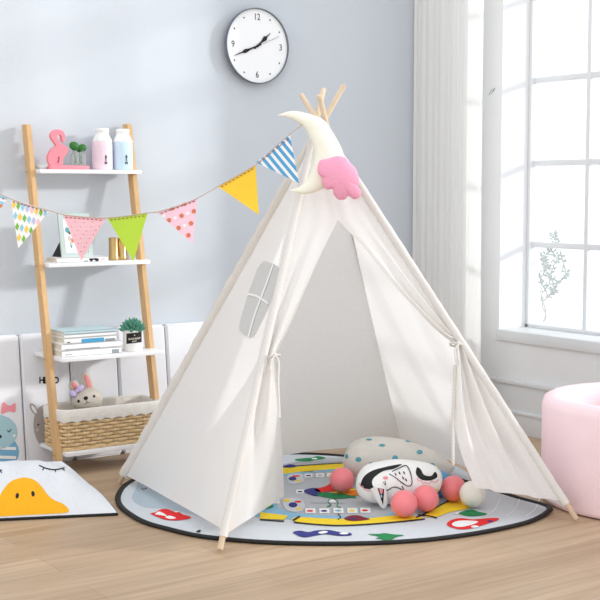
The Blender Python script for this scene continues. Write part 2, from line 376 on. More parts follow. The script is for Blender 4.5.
# ------------------------------------------------------------------ wall panels leaning against the back wall
PZ = .527
xs = [-2.40, by(20, 334, -.045).x, by(70, 362, -.05).x, by(119, 380, -.06).x, by(166, 340, -.045).x, by(166, 340, -.045).x+.225, by(166, 340, -.045).x+.45, by(166, 340, -.045).x+.675]
def pyf(z): return lerp(-.092, -.04, z/PZ)
plabels = ['white padded wall panel with a pale blue bear in a coral bow', 'white padded wall panel with black lettering and a taupe bunny print',
           'white padded wall panel behind the beige toy bunny', 'plain white padded wall panel behind the right-hand bamboo rail', 'white padded wall panel right of the ladder shelf with tiny lettering cut off by the tent',
           'white padded wall panel hidden mostly behind the tent', 'white padded wall panel next to last before the curtain']
panels = []
for i in range(5):
    x0, x1 = xs[i]+.003, xs[i+1]-.003
    bm = bmesh.new(); bmesh.ops.create_cube(bm, size=1)
    for v in bm.verts:
        z = (v.co.z+.5)*PZ; f = v.co.y < 0
        v.co = Vector((lerp(x0, x1, v.co.x+.5), pyf(z)+(0 if f else .036), z))
    bmesh.ops.bevel(bm, geom=bm.edges[:], offset=.008, segments=3, affect='EDGES')
    mb = MB().bm(bm, 'panel'); bv = mb.bvh(); D = decal(bv, .0012); D2 = decal(bv, .002); D3 = decal(bv, .0028)
    if i == 0:
        mb.patch(circ(-8, 452, 27, 20, 24), D, 'shirt', 6)
        for yy in (446, 455): mb.patch([(-20, yy), (16, yy+1), (16, yy+4), (-20, yy+3)], D2, 'white', 6)
        mb.patch(circ(-4, 432, 21.5, 17.5, 26), D2, 'bearc', 5)
        mb.patch(smoothpts([(1, 410), (3, 402), (9, 406), (15, 403), (15, 412), (9, 411), (2, 414)], 4, True), D3, 'bowc', 4)
        mb.patch(stroke(smoothpts([(7, 430), (9, 432), (11, 429)], 4), .8), D3, 'black'); mb.patch(circ(0, 436.5, 1.6, 1.6), D3, 'black'); mb.patch(circ(14, 435.5, 1.3), D3, 'white')
    if i == 1:
        for st, px in (('H', 41.6), ('E', 45.4), ('L', 49), ('L', 52), ('O', 55.9)):
            put_text(mb, st, lambda x, y, px=px: D(px+x*7.5, 380.5-y*9), 'black')
        mb.patch(circ(46, 427, 12.5, 22, 26, -.12), D, 'bunc', 5)
        mb.patch(circ(33.5, 409, 3, 6.5, 16, -.55), D2, 'bunc', 4); mb.patch(circ(33.8, 409.4, 1.6, 4.6, 14, -.55), D3, 'white', 4)
        mb.patch(circ(38, 424.5, .9), D3, 'black'); mb.patch(circ(37, 430, 1.5), D3, 'bun2')
    if i == 4:
        mb.patch([(191, 369), (191.8, 369), (191.8, 373.2), (194, 373), (194, 373.8), (191, 374)], D, 'greyp'); mb.patch(stroke([(196, 370), (197.5, 369.5), (197.8, 372), (196.3, 372.5)], .7), D, 'greyp')
    panels.append(tag(mb.build('wall_panel'), plabels[i], 'panel', 'padded panels along the back wall'))

# ------------------------------------------------------------------ ladder shelf
XL, XR = -2.069, -1.622
def raily(z): return -.03-(1.36-z)*.2
ls = thing('ladder_shelf', ((XL+XR)/2, -.2, 0), 'bamboo ladder shelf with four white boards leaning on the back wall', 'shelf')
for x, zt in ((XL, 1.36), (XR, 1.375)):
    bm = bmesh.new(); bmesh.ops.create_cube(bm, size=1)
    for v in bm.verts:
        z = (v.co.z+.5)*zt; v.co = Vector((x+v.co.x*.024, raily(z)+v.co.y*.042+(.0 if z < 1 else -.012), z))
    bmesh.ops.bevel(bm, geom=bm.edges[:], offset=.003, segments=2, affect='EDGES')
    r = MB().bm(bm, 'rail').build('rail', ls)
    for z in (.080, .447, .809, 1.177):
        for dd in (-.008, .008):
            MB().tube([Vector((x-.0130, raily(z)+dd, z-.004)), Vector((x-.0112, raily(z)+dd, z-.004))], .0022, 'screw', 8).build('screw', r)
ZSH = [(1.184, -.136, -.03), (.817, -.205, -.03), (.457, -.318, -.05), (.092, -.345, -.095)]
for z, y0, y1 in ZSH:
    MB().box((XL+.0125, y0, z-.016), (XR+.014, y1, z), 'shelf', .0025).build('shelf_board', ls)
Z1, Z2, Z3, Z4 = [q[0] for q in ZSH]

# --- top shelf
def shx(px, py, Y): return by(px, py, Y).x
x = shx(42, 167, -.075); MB_ = MB().lathe([(.014, 0), (.018, .003), (.034, .016), (.036, .017), (.033, .014), (.017, .006), (0.001, .005)], (XL+.052, -.075, Z1), 'white', 24, True, False)
tag(MB_.build('dish'), 'small white dish at the left end of the top shelf behind the flamingo', 'dish')
FY = -.105
fp0 = Vector((shx(66, 172, FY), FY, Z1))
flt = thing('flamingo_planter', fp0, 'pink flamingo plant holder with two little glass jars of leaves', 'planter')
def fmap(y): return lambda p: by(p[0], p[1], y)
xa, xb = shx(48.5, 171, FY), shx(87.5, 170, FY)
MB().box((xa, FY-.02, Z1), (xb, FY+.022, Z1+.016), 'flam', .004).build('base', flt)
fo = smoothpts([(51, 169), (47.3, 162), (48, 156.7), (51, 151.5), (55.5, 148), (53, 144), (50.3, 139.5), (50.3, 136), (53, 132.6), (57.3, 131.7), (61.5, 133), (64.3, 137), (64, 142), (63, 144.4), (61.4, 142.5), (60.8, 138.7), (58.7, 137), (56.2, 138.5), (57.4, 142), (60.3, 145.8), (64, 148), (67, 150.5), (67, 154.5), (63, 159.5), (61.5, 164.5), (61.5, 169)], 3, True)
hole = [(p.x, p.y) for p in smoothpts([(55.6, 165.5), (56.3, 161), (58.4, 158.3), (58.7, 161), (57.8, 165.5)], 3, True)]
sh = Z1+.01-by(57, 169, FY).z
ft = lambda d: (lambda p: by(p[0], p[1], FY)+Vector((0, d, sh)))
MB().prism([(p.x, p.y) for p in fo], ft(-.009), ft(.009), 'flam', hole).build('flamingo_figure', flt)
for k, px in enumerate((75, 81.5)):
    cx = shx(px, 165, FY); jar = MB().lathe([(.015, 0), (.0185, .003), (.0185, .040), (.011, .049), (.0105, .060), (.0125, .063), (.0105, .063), (.0095, .049), (.0170, .039), (.0170, .004)], (cx, FY, Z1+.016), 'glass', 24, True, False)
    j = tag(jar.build('glass_jar', flt), 'clear glass jar')
    lf = MB()
    for a, (ox, oz, rr) in enumerate(((-.004, .083, .021), (.008, .076, .014)) if k == 0 else ((.002, .076, .019), (-.008, .070, .012))):
        tp = Vector((cx+ox, FY-.004+.006*a, Z1+.016+oz)); tp.z -= .006
        lf.tube([Vector((cx+ox*.3, FY, Z1+.022)), Vector((cx+ox*.5, FY, Z1+.05)), tp], .0013, 'leaf', 5)
        lf.ball(tp, rr, 'leaf', 16, (1.05, .4, .85), Matrix.Rotation(.3-.6*k, 3, 'Y'))
    lf.build('leaves', flt)
BP = [(102.5, 'pkbot', 'pale pink bottle with frilled white cap on the top shelf'), (123, 'blbot', 'pale blue bottle with frilled white cap on the top shelf')]
for px, mm, lab in BP:
    c = Vector((shx(px, 170, -.082), -.082, Z1)); t = thing('bottle', c, lab, 'bottle', 'frilled-cap bottles on the top shelf')
    bd = MB().lathe([(.036, 0), (.040, .004), (.041, .02), (.041, .096), (.0395, .110), (.036, .121), (.028, .128), (.024, .130)], c, mm, 32)
    bv = bd.bvh(); D = decal(bv, .001)
    ox = px+3.4
    for q, (st, yy) in enumerate((('&', 156.5), ('E', 159.5), ('M', 163.0))):
        put_text(bd, st, lambda a, e, yy=yy: D(ox+a*3.4, yy-e*4.0), 'ink')
    for q in range(7):
        bd.patch(circ(px-6+random.uniform(0, 8), 146+q*2.6, .35), D, 'lil' if mm == 'pkbot' else 'white')
    bd.build('body', t)
    MB().lathe([(.0385, .114), (.0385, .118), (.0355, .127), (.030, .138), (.0265, .146), (.0262, .154), (.0282, .157), (.0282, .164), (.026, .168), (.001, .169)], c, 'white', 40, False, True, lambda th, z: 1+(.06*math.sin(th*10) if z < .126 else 0)).build('cap', t)

# --- books helper
def book(x0, x1, y0, y1, z, h, cov, label, group, extra=None):
    t = thing('book', ((x0+x1)/2, (y0+y1)/2, z), label, 'book', group)
    c = MB(); c.box((x0, y0, z), (x1, y1, z+.0022), cov); c.box((x0, y0, z+h-.0022), (x1, y1, z+h), cov); c.box((x0, y0, z), (x1, y0+.003, z+h), cov, .0008)
    if extra:
        bv = c.bvh(); D = decal(bv, .0007)
        for poly, m in extra: c.patch(poly, D, m, 20)
    c.build('cover', t, 30)
    MB().box((x0+.003, y0+.003, z+.0022), (x1-.003, y1-.004, z+h-.0022), 'paper').build('pages', t)
    return t
G3 = 'books stacked on the third shelf'
x0 = shx(62, 355, -.30); hh = .0235
def X3(px, py): return shx(px, py, -.295)
def ln(x0, x1, y, s, h=1.0, sl=-.075): return [(x0, y), (x1, y+(x1-x0)*sl), (x1, y+(x1-x0)*sl+h), (x0, y+h)]
z = Z3
book(X3(62, 355), X3(121.5, 352), -.295, -.14, z, .025, 'white', 'bottom white book of the third-shelf stack with blue spine end', G3,
     [(ln(101, 111.5, 350.2, 0, 4.6), 'bluep'), (ln(112, 119, 349.4, 0, 3.6), 'greyp'), (ln(65, 72, 354.6, 0, .8), 'greyp')]); z += .0252
book(X3(62, 350), X3(121.5, 346), -.292, -.14, z, .025, 'white', 'second white book from the bottom of the third-shelf stack, small black mark', G3,
     [(ln(116, 119.5, 345.0, 0, 2.2), 'black'), (ln(65, 100, 349.4, 0, .6), 'greyp')]); z += .0252
book(X3(65, 343), X3(117, 341), -.29, -.14, z, .022, 'white', 'middle white book of the third-shelf stack with long blue label on the spine', G3,
     [(ln(81.5, 104, 339.0, 0, 4.0), 'bluep'), (ln(105, 115, 338.6, 0, 2.2), 'greyp'), (ln(67, 70, 342.2, 0, .9), 'black')]); z += .0222
book(X3(65, 338), X3(117, 336), -.29, -.14, z, .014, 'white', 'thin white book just under the teal one on the third shelf', G3, [(ln(84, 108, 337.6, 0, .7), 'greyp')]); z += .0142
book(X3(65, 335), X3(117, 333), -.29, -.14, z, .012, 'tealcov', 'thin pale teal book on top of the third-shelf stack', G3)
# --- succulent in pot
pc = Vector((shx(132.8, 352, -.255), -.255, Z3))
pt = thing('potted_succulent', pc, 'green succulent in a white marbled pot with black label', 'potted plant')
pm = MB().lathe([(.036, 0), (.039, .003), (.039, .082), (.0375, .085), (.034, .085), (.033, .070), (.001, .070)], pc, 'marble', 36, True, False)
D = decal(pm.bvh(), .0008); D2 = decal(pm.bvh(), .0014)
pm.patch([(126.5, 333.6), (141.5, 332), (141.5, 342.2), (126.5, 344)], D, 'black', 3)
pm.patch(circ(134.5, 335.2, .6), D2, 'paper')
put_text(pm, 'SUCCULENT', lambda a, e: D2(134.4+a*2.05, 338.7-a*.2-e*2.3), 'paper'); put_text(pm, 'green', lambda a, e: D2(134.4+a*2.0, 341-a*.2-e*1.8), 'paper')
pm.build('pot', pt)
sl = MB()
for k in range(46):
    a = k*2.399; tilt = .18+1.15*(k/46); d = Vector((math.cos(a)*math.sin(tilt), math.sin(a)*math.sin(tilt), math.cos(tilt))); L = .062-.012*(k/46)
    o = pc+Vector((math.cos(a)*.010*k/46, math.sin(a)*.010*k/46, .074)); sl.tube([o, o+d*L*.35, o+d*L*.75, o+d*L], [.003, .0078, .007, .0008], 'succ', 6, up=(math.cos(a+1.57), math.sin(a+1.57), .01))
sl.build('leaves', pt)

# --- second shelf: book, frame, gold cups, jar
FYb = -.19
xb0, xb1 = shx(57, 263, FYb), shx(108.5, 260, FYb)
book(xb0, xb1, FYb, -.075, Z2, .020, 'white', 'single white book lying on the second shelf under the photo frame', 'book under the frame',
     [(smoothpts([(89, 258.6), (91, 261.5), (94, 259.6), (97, 261.8), (99, 259), (96, 258), (93, 258.4)], 3, True), 'black'), (ln(84, 88, 260.6, 0, 1.2), 'greyp'), (ln(101, 105, 258.7, 0, .9), 'pinkin')])
zb = Z2+.0202
pf = thing('photo_frame', (shx(77, 258, -.16), -.14, zb), 'mint grey photo frame with black stand leaning back on the second-shelf book', 'frame')
a0 = by(62, 258.4, -.165); a1 = by(93.2, 256.5, -.165)
fx0, fx1 = a0.x, a1.x; fw = fx1-fx0; fh = .185; tl = math.radians(19)
def frp(u, v, d): return Vector((fx0+u, -.158+v*math.sin(tl)*.62-d*math.cos(tl), zb+v*math.cos(tl)+d*-math.sin(tl)+.006*0))
def fbox(mb, u0, u1, v0, v1, d0, d1, m):
    vs = [frp(u, v, d) for d in (d0, d1) for v in (v0, v1) for u in (u0, u1)]
    mb.add(vs, [[0, 1, 3, 2][::-1], [4, 5, 7, 6], [0, 1, 5, 4], [2, 3, 7, 6][::-1], [0, 2, 6, 4][::-1], [1, 3, 7, 5]], m)
f = MB(); bw = .019
fbox(f, 0, fw, 0, bw, 0, .012, 'mint'); fbox(f, 0, fw, fh-bw, fh, 0, .012, 'mint'); fbox(f, 0, bw, bw, fh-bw, 0, .012, 'mint'); fbox(f, fw-bw, fw, bw, fh-bw, 0, .012, 'mint')
f.build('frame_border', pf, 20)
pic = MB(); fbox(pic, bw, fw-bw, bw, fh-bw, .001, .005, 'face')
pf_fn = lambda px, py: frp(px, py, .0062)
for (u, v, r, m) in ((.035, .115, .012, 'teal'), (.044, .104, .008, 'leaf'), (.042, .08, .011, 'bun2'), (.055, .072, .010, 'ro'), (.046, .058, .009, 'mint'), (.046, .046, .006, 'teal'), (.085, .1, .012, 'fb'), (.09, .06, .012, 'leaf')):
    pic.patch(circ(u, v, r*.7, r, 12), pf_fn, m)
pic.patch([(bw+.004, bw+.004), (fw-bw-.004, bw+.004), (fw-bw-.004, bw+.0055), (bw+.004, bw+.0055)], pf_fn, 'greyp')
pic.build('picture', pf, 20)
st = MB(); yb = -.105
s0 = frp(.0, .062, -.003); st.add([s0, frp(.05, .06, -.003), Vector((fx0+.05, -.085, zb)), Vector((fx0-.001, -.075, zb)), frp(.0, .004, -.003), frp(.05, .004, -.003)],
     [[0, 1, 2, 3], [4, 5, 2, 3], [0, 4, 3], [1, 5, 2], [0, 1, 5, 4]], 'black')
st.build('stand', pf)
for k, (px, h, lab) in enumerate(((113.7, .092, 'left brushed gold tumbler on the second shelf'), (122.0, .088, 'right brushed gold tumbler half behind the lime flag'))):
    yy = -.12 if k == 0 else -.11
    c = Vector((shx(px, 261, yy), yy, Z2))
    tag(MB().lathe([(.018, 0), (.0215, .002), (.0215, .014), (.0195, .018), (.0195, h), (.018, h), (.018, .02), (.001, .019)], c, 'gold', 32, True, False).build('tumbler'), lab, 'tumbler', 'gold tumblers')
c = Vector((shx(129, 261, -.10), -.10, Z2))
tag(MB().lathe([(.012, 0), (.0135, .002), (.0135, .045), (.012, .048), (.010, .048), (.010, .01), (.001, .009)], c, 'white', 24, True, False).build('cup'), 'small white cup at the right end of the second shelf', 'cup')

# --- basket with bunny on the lowest shelf
BX0, BX1, BY0, BY1, BZ, BH = shx(63.5, 447, -.33), XR+.004, -.325, -.125, Z4, .150
def rrect(o, z, n=8, r=.03):
    x0, x1, y0, y1 = BX0-o, BX1+o, BY0-o, BY1+o; out = []
    for cx, cy, a in ((x1-r, y0+r, -PI/2), (x1-r, y1-r, 0), (x0+r, y1-r, PI/2), (x0+r, y0+r, PI)):
        for k in range(n+1): t = a+PI/2*k/n; out.append(Vector((cx+r*math.cos(t), cy+r*math.sin(t), z)))
    return out
def resample(loop, step):
    L = loop+[loop[0]]; ds = [0]
    for a, b_ in zip(L[:-1], L[1:]): ds.append(ds[-1]+(b_-a).length)
    n = int(ds[-1]/step); out = []; j = 0
    for i in range(n):
        d = ds[-1]*i/n
        while ds[j+1] < d: j += 1
        out.append(lerp(L[j], L[j+1], (d-ds[j])/max(1e-9, ds[j+1]-ds[j])))
    return out, n
bk = thing('wicker_basket', ((BX0+BX1)/2, (BY0+BY1)/2, BZ), 'straw wicker basket with cream lace-edged liner on the lowest shelf board', 'basket')
wk = MB(); base = rrect(-.006, 0); pts0, n0 = resample(base, .0075); n0 = n0-(n0 % 16); pts0, n0 = resample(base, sum((base[(i+1) % len(base)]-base[i]).length for i in range(len(base)))/n0)
n0 = len(pts0); cen = Vector(((BX0+BX1)/2, (BY0+BY1)/2, 0))
ctr = [Vector((max(BX0+.06, min(BX1-.06, p.x)), max(BY0+.06, min(BY1-.06, p.y)), 0)) for p in pts0]
rows = 11; rh = BH/rows
for r_ in range(rows):
    vs = []; nn = 6
    for i, p in enumerate(pts0):
        nrm = (p-ctr[i]); nrm.z = 0; nrm.normalize()
        ph = PI*i/4+PI*r_; q = p+nrm*(.0052*math.sin(ph))+Vector((0, 0, BZ+.004+rh*(r_+.5)))
        for k in range(nn): th = 2*PI*k/nn; vs.append(q+nrm*.0042*math.cos(th)+Vector((0, 0, 1))*rh*.43*math.sin(th))
    fs = [[i*nn+k, i*nn+(k+1) % nn, ((i+1) % n0)*nn+(k+1) % nn, ((i+1) % n0)*nn+k] for i in range(n0) for k in range(nn)]
    wk.add(vs, fs, 'wick')
for i in range(2, n0, 4):
    p = pts0[i]; wk.tube([p+Vector((0, 0, BZ+.002)), p+Vector((0, 0, BZ+BH))], .0026, 'wick', 5)
lp = [p+Vector((0, 0, BZ+.005)) for p in pts0]; wk.tube(lp+[lp[0], lp[1]], .005, 'wick', 6)
bo = [Vector((p.x, p.y, BZ+.006)) for p in rrect(-.008, 0)]; wk.add(bo, [list(range(len(bo)))], 'wick')
wk.build('wicker_body', bk)
ln_ = MB(); N = len(pts0)
def lfn(u, v):
    i = int(round(u*N)) % N; p = pts0[i]; nrm = p-ctr[i]; nrm.z = 0; nrm.normalize(); wv = .0015*math.sin(i*.9)+.001*math.sin(i*.37)
    prof = [(.0085, .110+.007*abs(math.sin(i*PI/6))), (.0105, .120), (.010, .135), (.011, .150), (.008, .160), (.0, .163), (-.012, .158), (-.0145, .135), (-.0165, .05), (-.0165, .012)]
    k = v*(len(prof)-1); a = int(round(k)); o, z_ = prof[a]
    return p+nrm*(o+wv)+Vector((0, 0, BZ+z_))
ln_.grid(lfn, N, 9, 'liner', True)
ln_.build('liner', bk)
bt = Vector((shx(87, 400, -.20), -.215, BZ+.012)); hd = by(87, 400, -.215)
bu = thing('toy_bunny', bt, 'beige plush bunny with lilac bow peeking out of the wicker basket', 'stuffed toy')
bmesh_ = MB(); bmesh_.ball(bt+Vector((0, 0, .075)), .055, 'bunny', 20, (1, .8, 1.35)); bmesh_.build('body', bu)
h = MB().ball(hd, .058, 'bunny', 28, (1.12, .85, .86)); bvh = h.bvh(); D = decal(bvh, .001)
h.patch(circ(85.8, 398.2, 2.3, 1.9, 16, -.2), D, 'black', 1.5); h.patch(circ(78.6, 401.2, 1.3, 1.5), D, 'black', 1); h.patch(circ(94, 396.3, 1.3, 1.5), D, 'black', 1)
h.patch(stroke(smoothpts([(86.3, 400), (87, 402.5), (84.6, 404)], 3), .6), D, 'ink', 1.5); h.patch(stroke(smoothpts([(87, 402.5), (90, 402.8)], 3), .6), D, 'ink', 1.5)
h.build('head', bu)
for pth, wd in (([(79, 394), (74.5, 387), (71.5, 381)], .85), ([(91, 391), (87, 382), (84, 373)], .85)):
    ps = [by(p[0], p[1], -.205) for p in smoothpts(pth, 5)]; L = len(ps); e = MB()
    e.tube(ps, [.022*math.sqrt(max(.02, 1-(2*i/(L-1)-1)**2*.93)) for i in range(L)], 'bunny', 14, flat=.55, up=(0, 1, 0)); eo = e.build('ear', bu)
    ps2 = [p+Vector((-.0, -.0085, 0)) for p in ps[1:-1]]; L = len(ps2); e = MB()
    e.tube(ps2, [.0125*math.sqrt(max(.02, 1-(2*i/(L-1)-1)**2*.95)) for i in range(L)], 'pinkin', 12, flat=.45, up=(0, 1, 0)); e.build('ear_lining', eo)
rb = MB(); q = by(76.5, 391, -.235)
for sg in (-1, 1): rb.ball(q+Vector((sg*.016, 0, sg*.010)), .016, 'lilac', 14, (1.1, .5, .8), Matrix.Rotation(-.5*sg, 3, 'Y'))
rb.ball(q, .008, 'lilac', 12); rb.build('bow', bu)

# ------------------------------------------------------------------ wall clock
CC = Vector((-.972, 0, 1.738)); CR = .166
ck = thing('wall_clock', CC, 'round white wall clock with thin graphite rim high on the back wall', 'clock')
def cring(prof, m, n=56):
    vs = []; L = len(prof)
    for r, d in prof:
        for k in range(n): t = 2*PI*k/n; vs.append(CC+Vector((r*math.cos(t), -d, r*math.sin(t))))
    fs = [[i*n+k, i*n+(k+1) % n, (i+1)*n+(k+1) % n, (i+1)*n+k] for i in range(L-1) for k in range(n)]
    return MB().add(vs, fs, m)
cring([(.10, .001), (.10, .026), (CR-.004, .027), (CR, .029), (CR, .041), (CR-.002, .0435), (CR-.004, .0435), (CR-.0048, .041), (CR-.0048, .030)], 'clockrim').build('rim', ck)
fc = cring([(.0005, .033), (CR-.0045, .033)], 'face')
cm = lambda d: (lambda x, y: CC+Vector((x, -d, y)))
for k in range(12):
    a = k*PI/6; r = .137
    if k % 3: fc.patch(circ(r*math.sin(a), r*math.cos(a), .0038), cm(.0338), 'dark')
    else: put_text(fc, str(k or 12), lambda x, y, a=a: CC+Vector((.126*math.sin(a)+x*.036, -.0338, .126*math.cos(a)+y*.040)), 'dark')
fc.build('face', ck)
def hand(ang, L, w0, tail, d, shape):
    s_, c_ = math.sin(ang), math.cos(ang)
    mp = lambda dd: (lambda p: CC+Vector((p[0]*c_+p[1]*s_, -dd, -p[0]*s_+p[1]*c_)))
    return MB().prism(shape, mp(d), mp(d+.0012), 'black' if w0 > .002 else 'dark')
a = math.radians(49); hand(a, .08, .004, 0, .0352, [(-.003, -.02), (.003, -.02), (.004, .03), (.011, .055), (.003, .068), (.001, .092), (-.001, .092), (-.003, .068), (-.011, .055), (-.004, .03)]).build('hour_hand', ck)
a = math.radians(248); hand(a, .12, .004, 0, .037, [(-.003, -.02), (.003, -.02), (.004, .045), (.009, .070), (.003, .085), (.001, .13), (-.001, .13), (-.003, .085), (-.009, .070), (-.004, .045)]).build('minute_hand', ck)
a = math.radians(67); hand(a, .12, .001, 0, .039, [(-.0008, -.03), (.0008, -.03), (.0006, .125), (-.0006, .125)]).build('second_hand', ck)
cring([(.0005, .0415), (.006, .0415), (.006, .033)], 'black', 16).build('hub', ck)

# ------------------------------------------------------------------ teepee
L0, F0, R0, B0 = fl(119, 484.5), fl(219.5, 552.5), fl(577, 521.5), fl(405, 449)
for q in (L0, F0, R0, B0): q.z = .0
ctr_ = (L0+F0+R0+B0)/4
d = ray(321, 126); A = CAM+d*(((ctr_-CAM).dot(Vector((FW.x, FW.y, 0)).normalized()))/(d.dot(Vector((FW.x, FW.y, 0)).normalized())))
off = {'L': Vector((0, 0, 0)), 'F': -RT*.020, 'R': Vector((0, 0, 0)), 'B': RT*.020}
off['L'] = (Vector((FW.x, FW.y, 0)))*.008; off['R'] = -(Vector((FW.x, FW.y, 0)))*.014
foot = {'L': L0, 'F': F0, 'R': R0, 'B': B0}; ext = {'L': .165, 'F': .155, 'R': .135, 'B': .125}
tp = thing('play_teepee', (ctr_.x, ctr_.y, 0), 'white canvas kids play teepee with tied-back door flaps on a round rug', 'tent')
def pp(k, t): return lerp(foot[k], A+off[k], t)
for k in 'LFRB':
    dr = (pp(k, 1)-pp(k, 0)).normalized(); pr_ = .0095
    p0 = pp(k, 0)+dr*.004+Vector((0, 0, .0045)); p1 = pp(k, 1)+dr*ext[k]
    po = MB().tube([p0, p0+dr*.002, p1-dr*.002, p1], [pr_*.85, pr_, pr_, pr_*.85], 'pole', 12).build('pole', tp)
    sv = MB(); t0 = {'L': .028, 'F': .032, 'R': .042, 'B': .03}[k]
    n = 60; rr_ = {'L': .021, 'F': .0135, 'R': .015, 'B': .0125}[k]
    cen2 = lambda t: pp(k, t)
    sv.tube([pp(k, lerp(t0, .985, i/n)) for i in range(n+1)], [rr_*(1+(.08 if k == 'L' else .03)*(math.sin(i*1.9)+.7*math.sin(i*.77+1)))*(1 if i < n-4 else .82) for i in range(n+1)], 'binding' if k == 'L' else 'canvas2', 14, caps=False)  # left sleeve uses the canvas tinted darker for its shade
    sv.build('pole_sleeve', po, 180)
BI = Vector((ctr_.x-B0.x, ctr_.y-B0.y, 0)).normalized()*.035
def panel(ka, kb, t0a, t0b, nu, nv, disp, name, m='canvas', flip=False):
    nrm = (foot[kb]-foot[ka]).cross(A-foot[ka]).normalized()
    if nrm.dot(ctr_+Vector((0, 0, .4))-foot[ka]) > 0: nrm = -nrm
    def f(u, v):
        a, b_ = pp(ka, lerp(t0a, .99, v)), pp(kb, lerp(t0b, .99, v))
        if kb == 'B': b_ = b_+BI*(1-v)
        if ka == 'B': a = a+BI*(1-v)
        return lerp(a, b_, u)+nrm*disp(u, v)
    return MB().grid(f, nu, nv, m), f, nrm
def wr(u, v, amp, s=0): return amp*(math.sin(u*9+v*5+s)*math.sin(v*7-u*3+s*2)+.5*math.sin(u*17-v*11+s))
env = lambda u: min(1, 8*u*(1-u))
left, lf_, ln1 = panel('L', 'F', .030, .045, 40, 44, lambda u, v: env(u)*(1-v)*(-.012*4*u*(1-u)+wr(u, v, .0025)), 'side')
bvl = left.bvh(); D = decal(bvl, .003)
lp_o = left.build('side_panel', tp, 180)
# window of the left panel
wo = smoothpts([(263.5, 262.3), (267, 261.8), (272, 263.5), (277, 265.7), (279.8, 268.8), (279, 274), (276.6, 286), (273, 297), (269, 308), (263, 320), (257.5, 331), (253.5, 337), (249, 337.6), (244, 334.5), (240.2, 329.5), (240.8, 322), (243.5, 312), (247, 300), (252.5, 284), (258, 269.5)], 3, True)
ws = MB(); ws.patch([(p.x, p.y) for p in wo], D, 'mesh', 6); ws_o = ws.build('window_screen', tp, 180); tag(ws_o, 'grey netting window')
wb = MB(); D4 = decal(bvl, .005)
wb.patch(stroke(smoothpts([(274.2, 265.2), (268, 283), (261.5, 300), (255, 318), (249.5, 337.5)], 4), 1.6), D4, 'white', 6)
wb.patch(stroke(smoothpts([(248.8, 294.5), (256, 296), (263, 299.5), (269.3, 304)], 4), 2.0), D4, 'white', 6)
wb.build('window_cross', ws_o, 180)
for ka, kb, sd in (('L', 'B', 2), ('B', 'R', 4)):
    g, f_, n_ = panel(ka, kb, .03, .03, 30, 30, lambda u, v, sd=sd: env(u)*(1-v)*(.006*4*u*(1-u)+wr(u, v, .005, sd)), 'back')
    g.build('back_panel', tp, 180)
# front: two flaps tied back
fn_ = (R0-F0).cross(A-F0).normalized()
if fn_.dot(CAM-F0) < 0: fn_ = -fn_
def onf(px, py): return onplane(px, py, F0, fn_)
AP = onf(338, 219.5)
def curve3(pts3, n=40):
    P = smoothpts(pts3, 10); ds = [0]
    for a, b_ in zip(P[:-1], P[1:]): ds.append(ds[-1]+(b_-a).length)
    def f(t):
        dd = t*ds[-1]
        for j in range(len(P)-1):
            if ds[j+1] >= dd: return lerp(P[j], P[j+1], (dd-ds[j])/max(1e-9, ds[j+1]-ds[j]))
        return P[-1]
    return f
topc = pp('F', .985)*.5+pp('R', .985)*.5
# left flap: rows from top (v=0) to hem (v=1); u 0 at the pole, 1 at the opening edge
tieL, tieR = onf(275, 357), onf(456, 345)
hemL = fl(285, 496, .02); hemLm = fl(261, 518, .018)
segA = curve3([topc, lerp(topc, AP, .5), AP]); segB = curve3([AP, onf(324, 248), onf(307, 286), onf(291, 324), onf(281, 344), tieL])
tl2 = lerp(tieL, hemL, .45)+fn_*.004
segC = curve3([tieL, lerp(tieL, hemL, .14)+fn_*.008, lerp(tieL, hemL, .5)+RT*.004, hemL])
VA, VB = .24, .60
def edgeL(v): return segA(v/VA) if v < VA else (segB((v-VA)/(VB-VA)) if v < VB else segC((v-VB)/(1-VB)))
# pole parameter at matching heights
tz = lambda P_: (P_-F0).dot((A-F0).normalized())/(A-F0).length
tAP, tTL = .755, tz(onf(266, 357))
def poleL(v): return pp('F', lerp(.985, tAP, v/VA) if v < VA else (lerp(tAP, tTL, (v-VA)/(VB-VA)) if v < VB else lerp(tTL, .034, (v-VB)/(1-VB))))
def flapL(u, v):
    a, b_ = poleL(v), edgeL(v); p = lerp(a, b_, u); w_ = (b_-a).length
    g = max(0, 1-abs(v-VB)/.36)**1.5                        # gathered near the tie
    lo = max(0, (v-VB)/(1-VB))
    amp = (.016*g+.017*lo)*min(1, 5*u)*min(1, w_/.05)*min(1, v/.3)
    fold = math.sin(u*11+.6)*amp+math.sin(u*23+v*3)*amp*.35
    if v > VB: p = p + (hemLm-lerp(F0, hemL, .5))*(4*u*(1-u))*lo**1.2*.8
    dent = -.075*math.exp(-((u-.27)/.09)**2)*max(0, 1-abs(v-.72)/.26)*(1 if w_ > 0 else 0)
    return p+fn_*(fold+dent*min(1, w_/.06)+wr(u, v, .0016*min(1, v*4)))
MB().grid(flapL, 90, 100, 'canvas').build('door_flap', tp, 180)
hemR = onf(475, 488)*.72+fl(475, 488, .05)*.28
segB2 = curve3([AP, onf(366, 250), onf(396, 287), onf(424, 317), onf(443, 335), tieR])
segC2 = curve3([tieR, onf(454.5, 372), onf(453.5, 410), onf(460, 450), onf(475, 488)])
tTR = (onf(463.5, 345)-R0).dot((A-R0).normalized())/(A-R0).length
def edgeR(v): return segA(v/VA) if v < VA else (segB2((v-VA)/(VB-VA)) if v < VB else segC2((v-VB)/(1-VB)))
def poleR(v): return pp('R', lerp(.985, tAP, v/VA) if v < VA else (lerp(tAP, tTR, (v-VA)/(VB-VA)) if v < VB else lerp(tTR, .048, (v-VB)/(1-VB))))
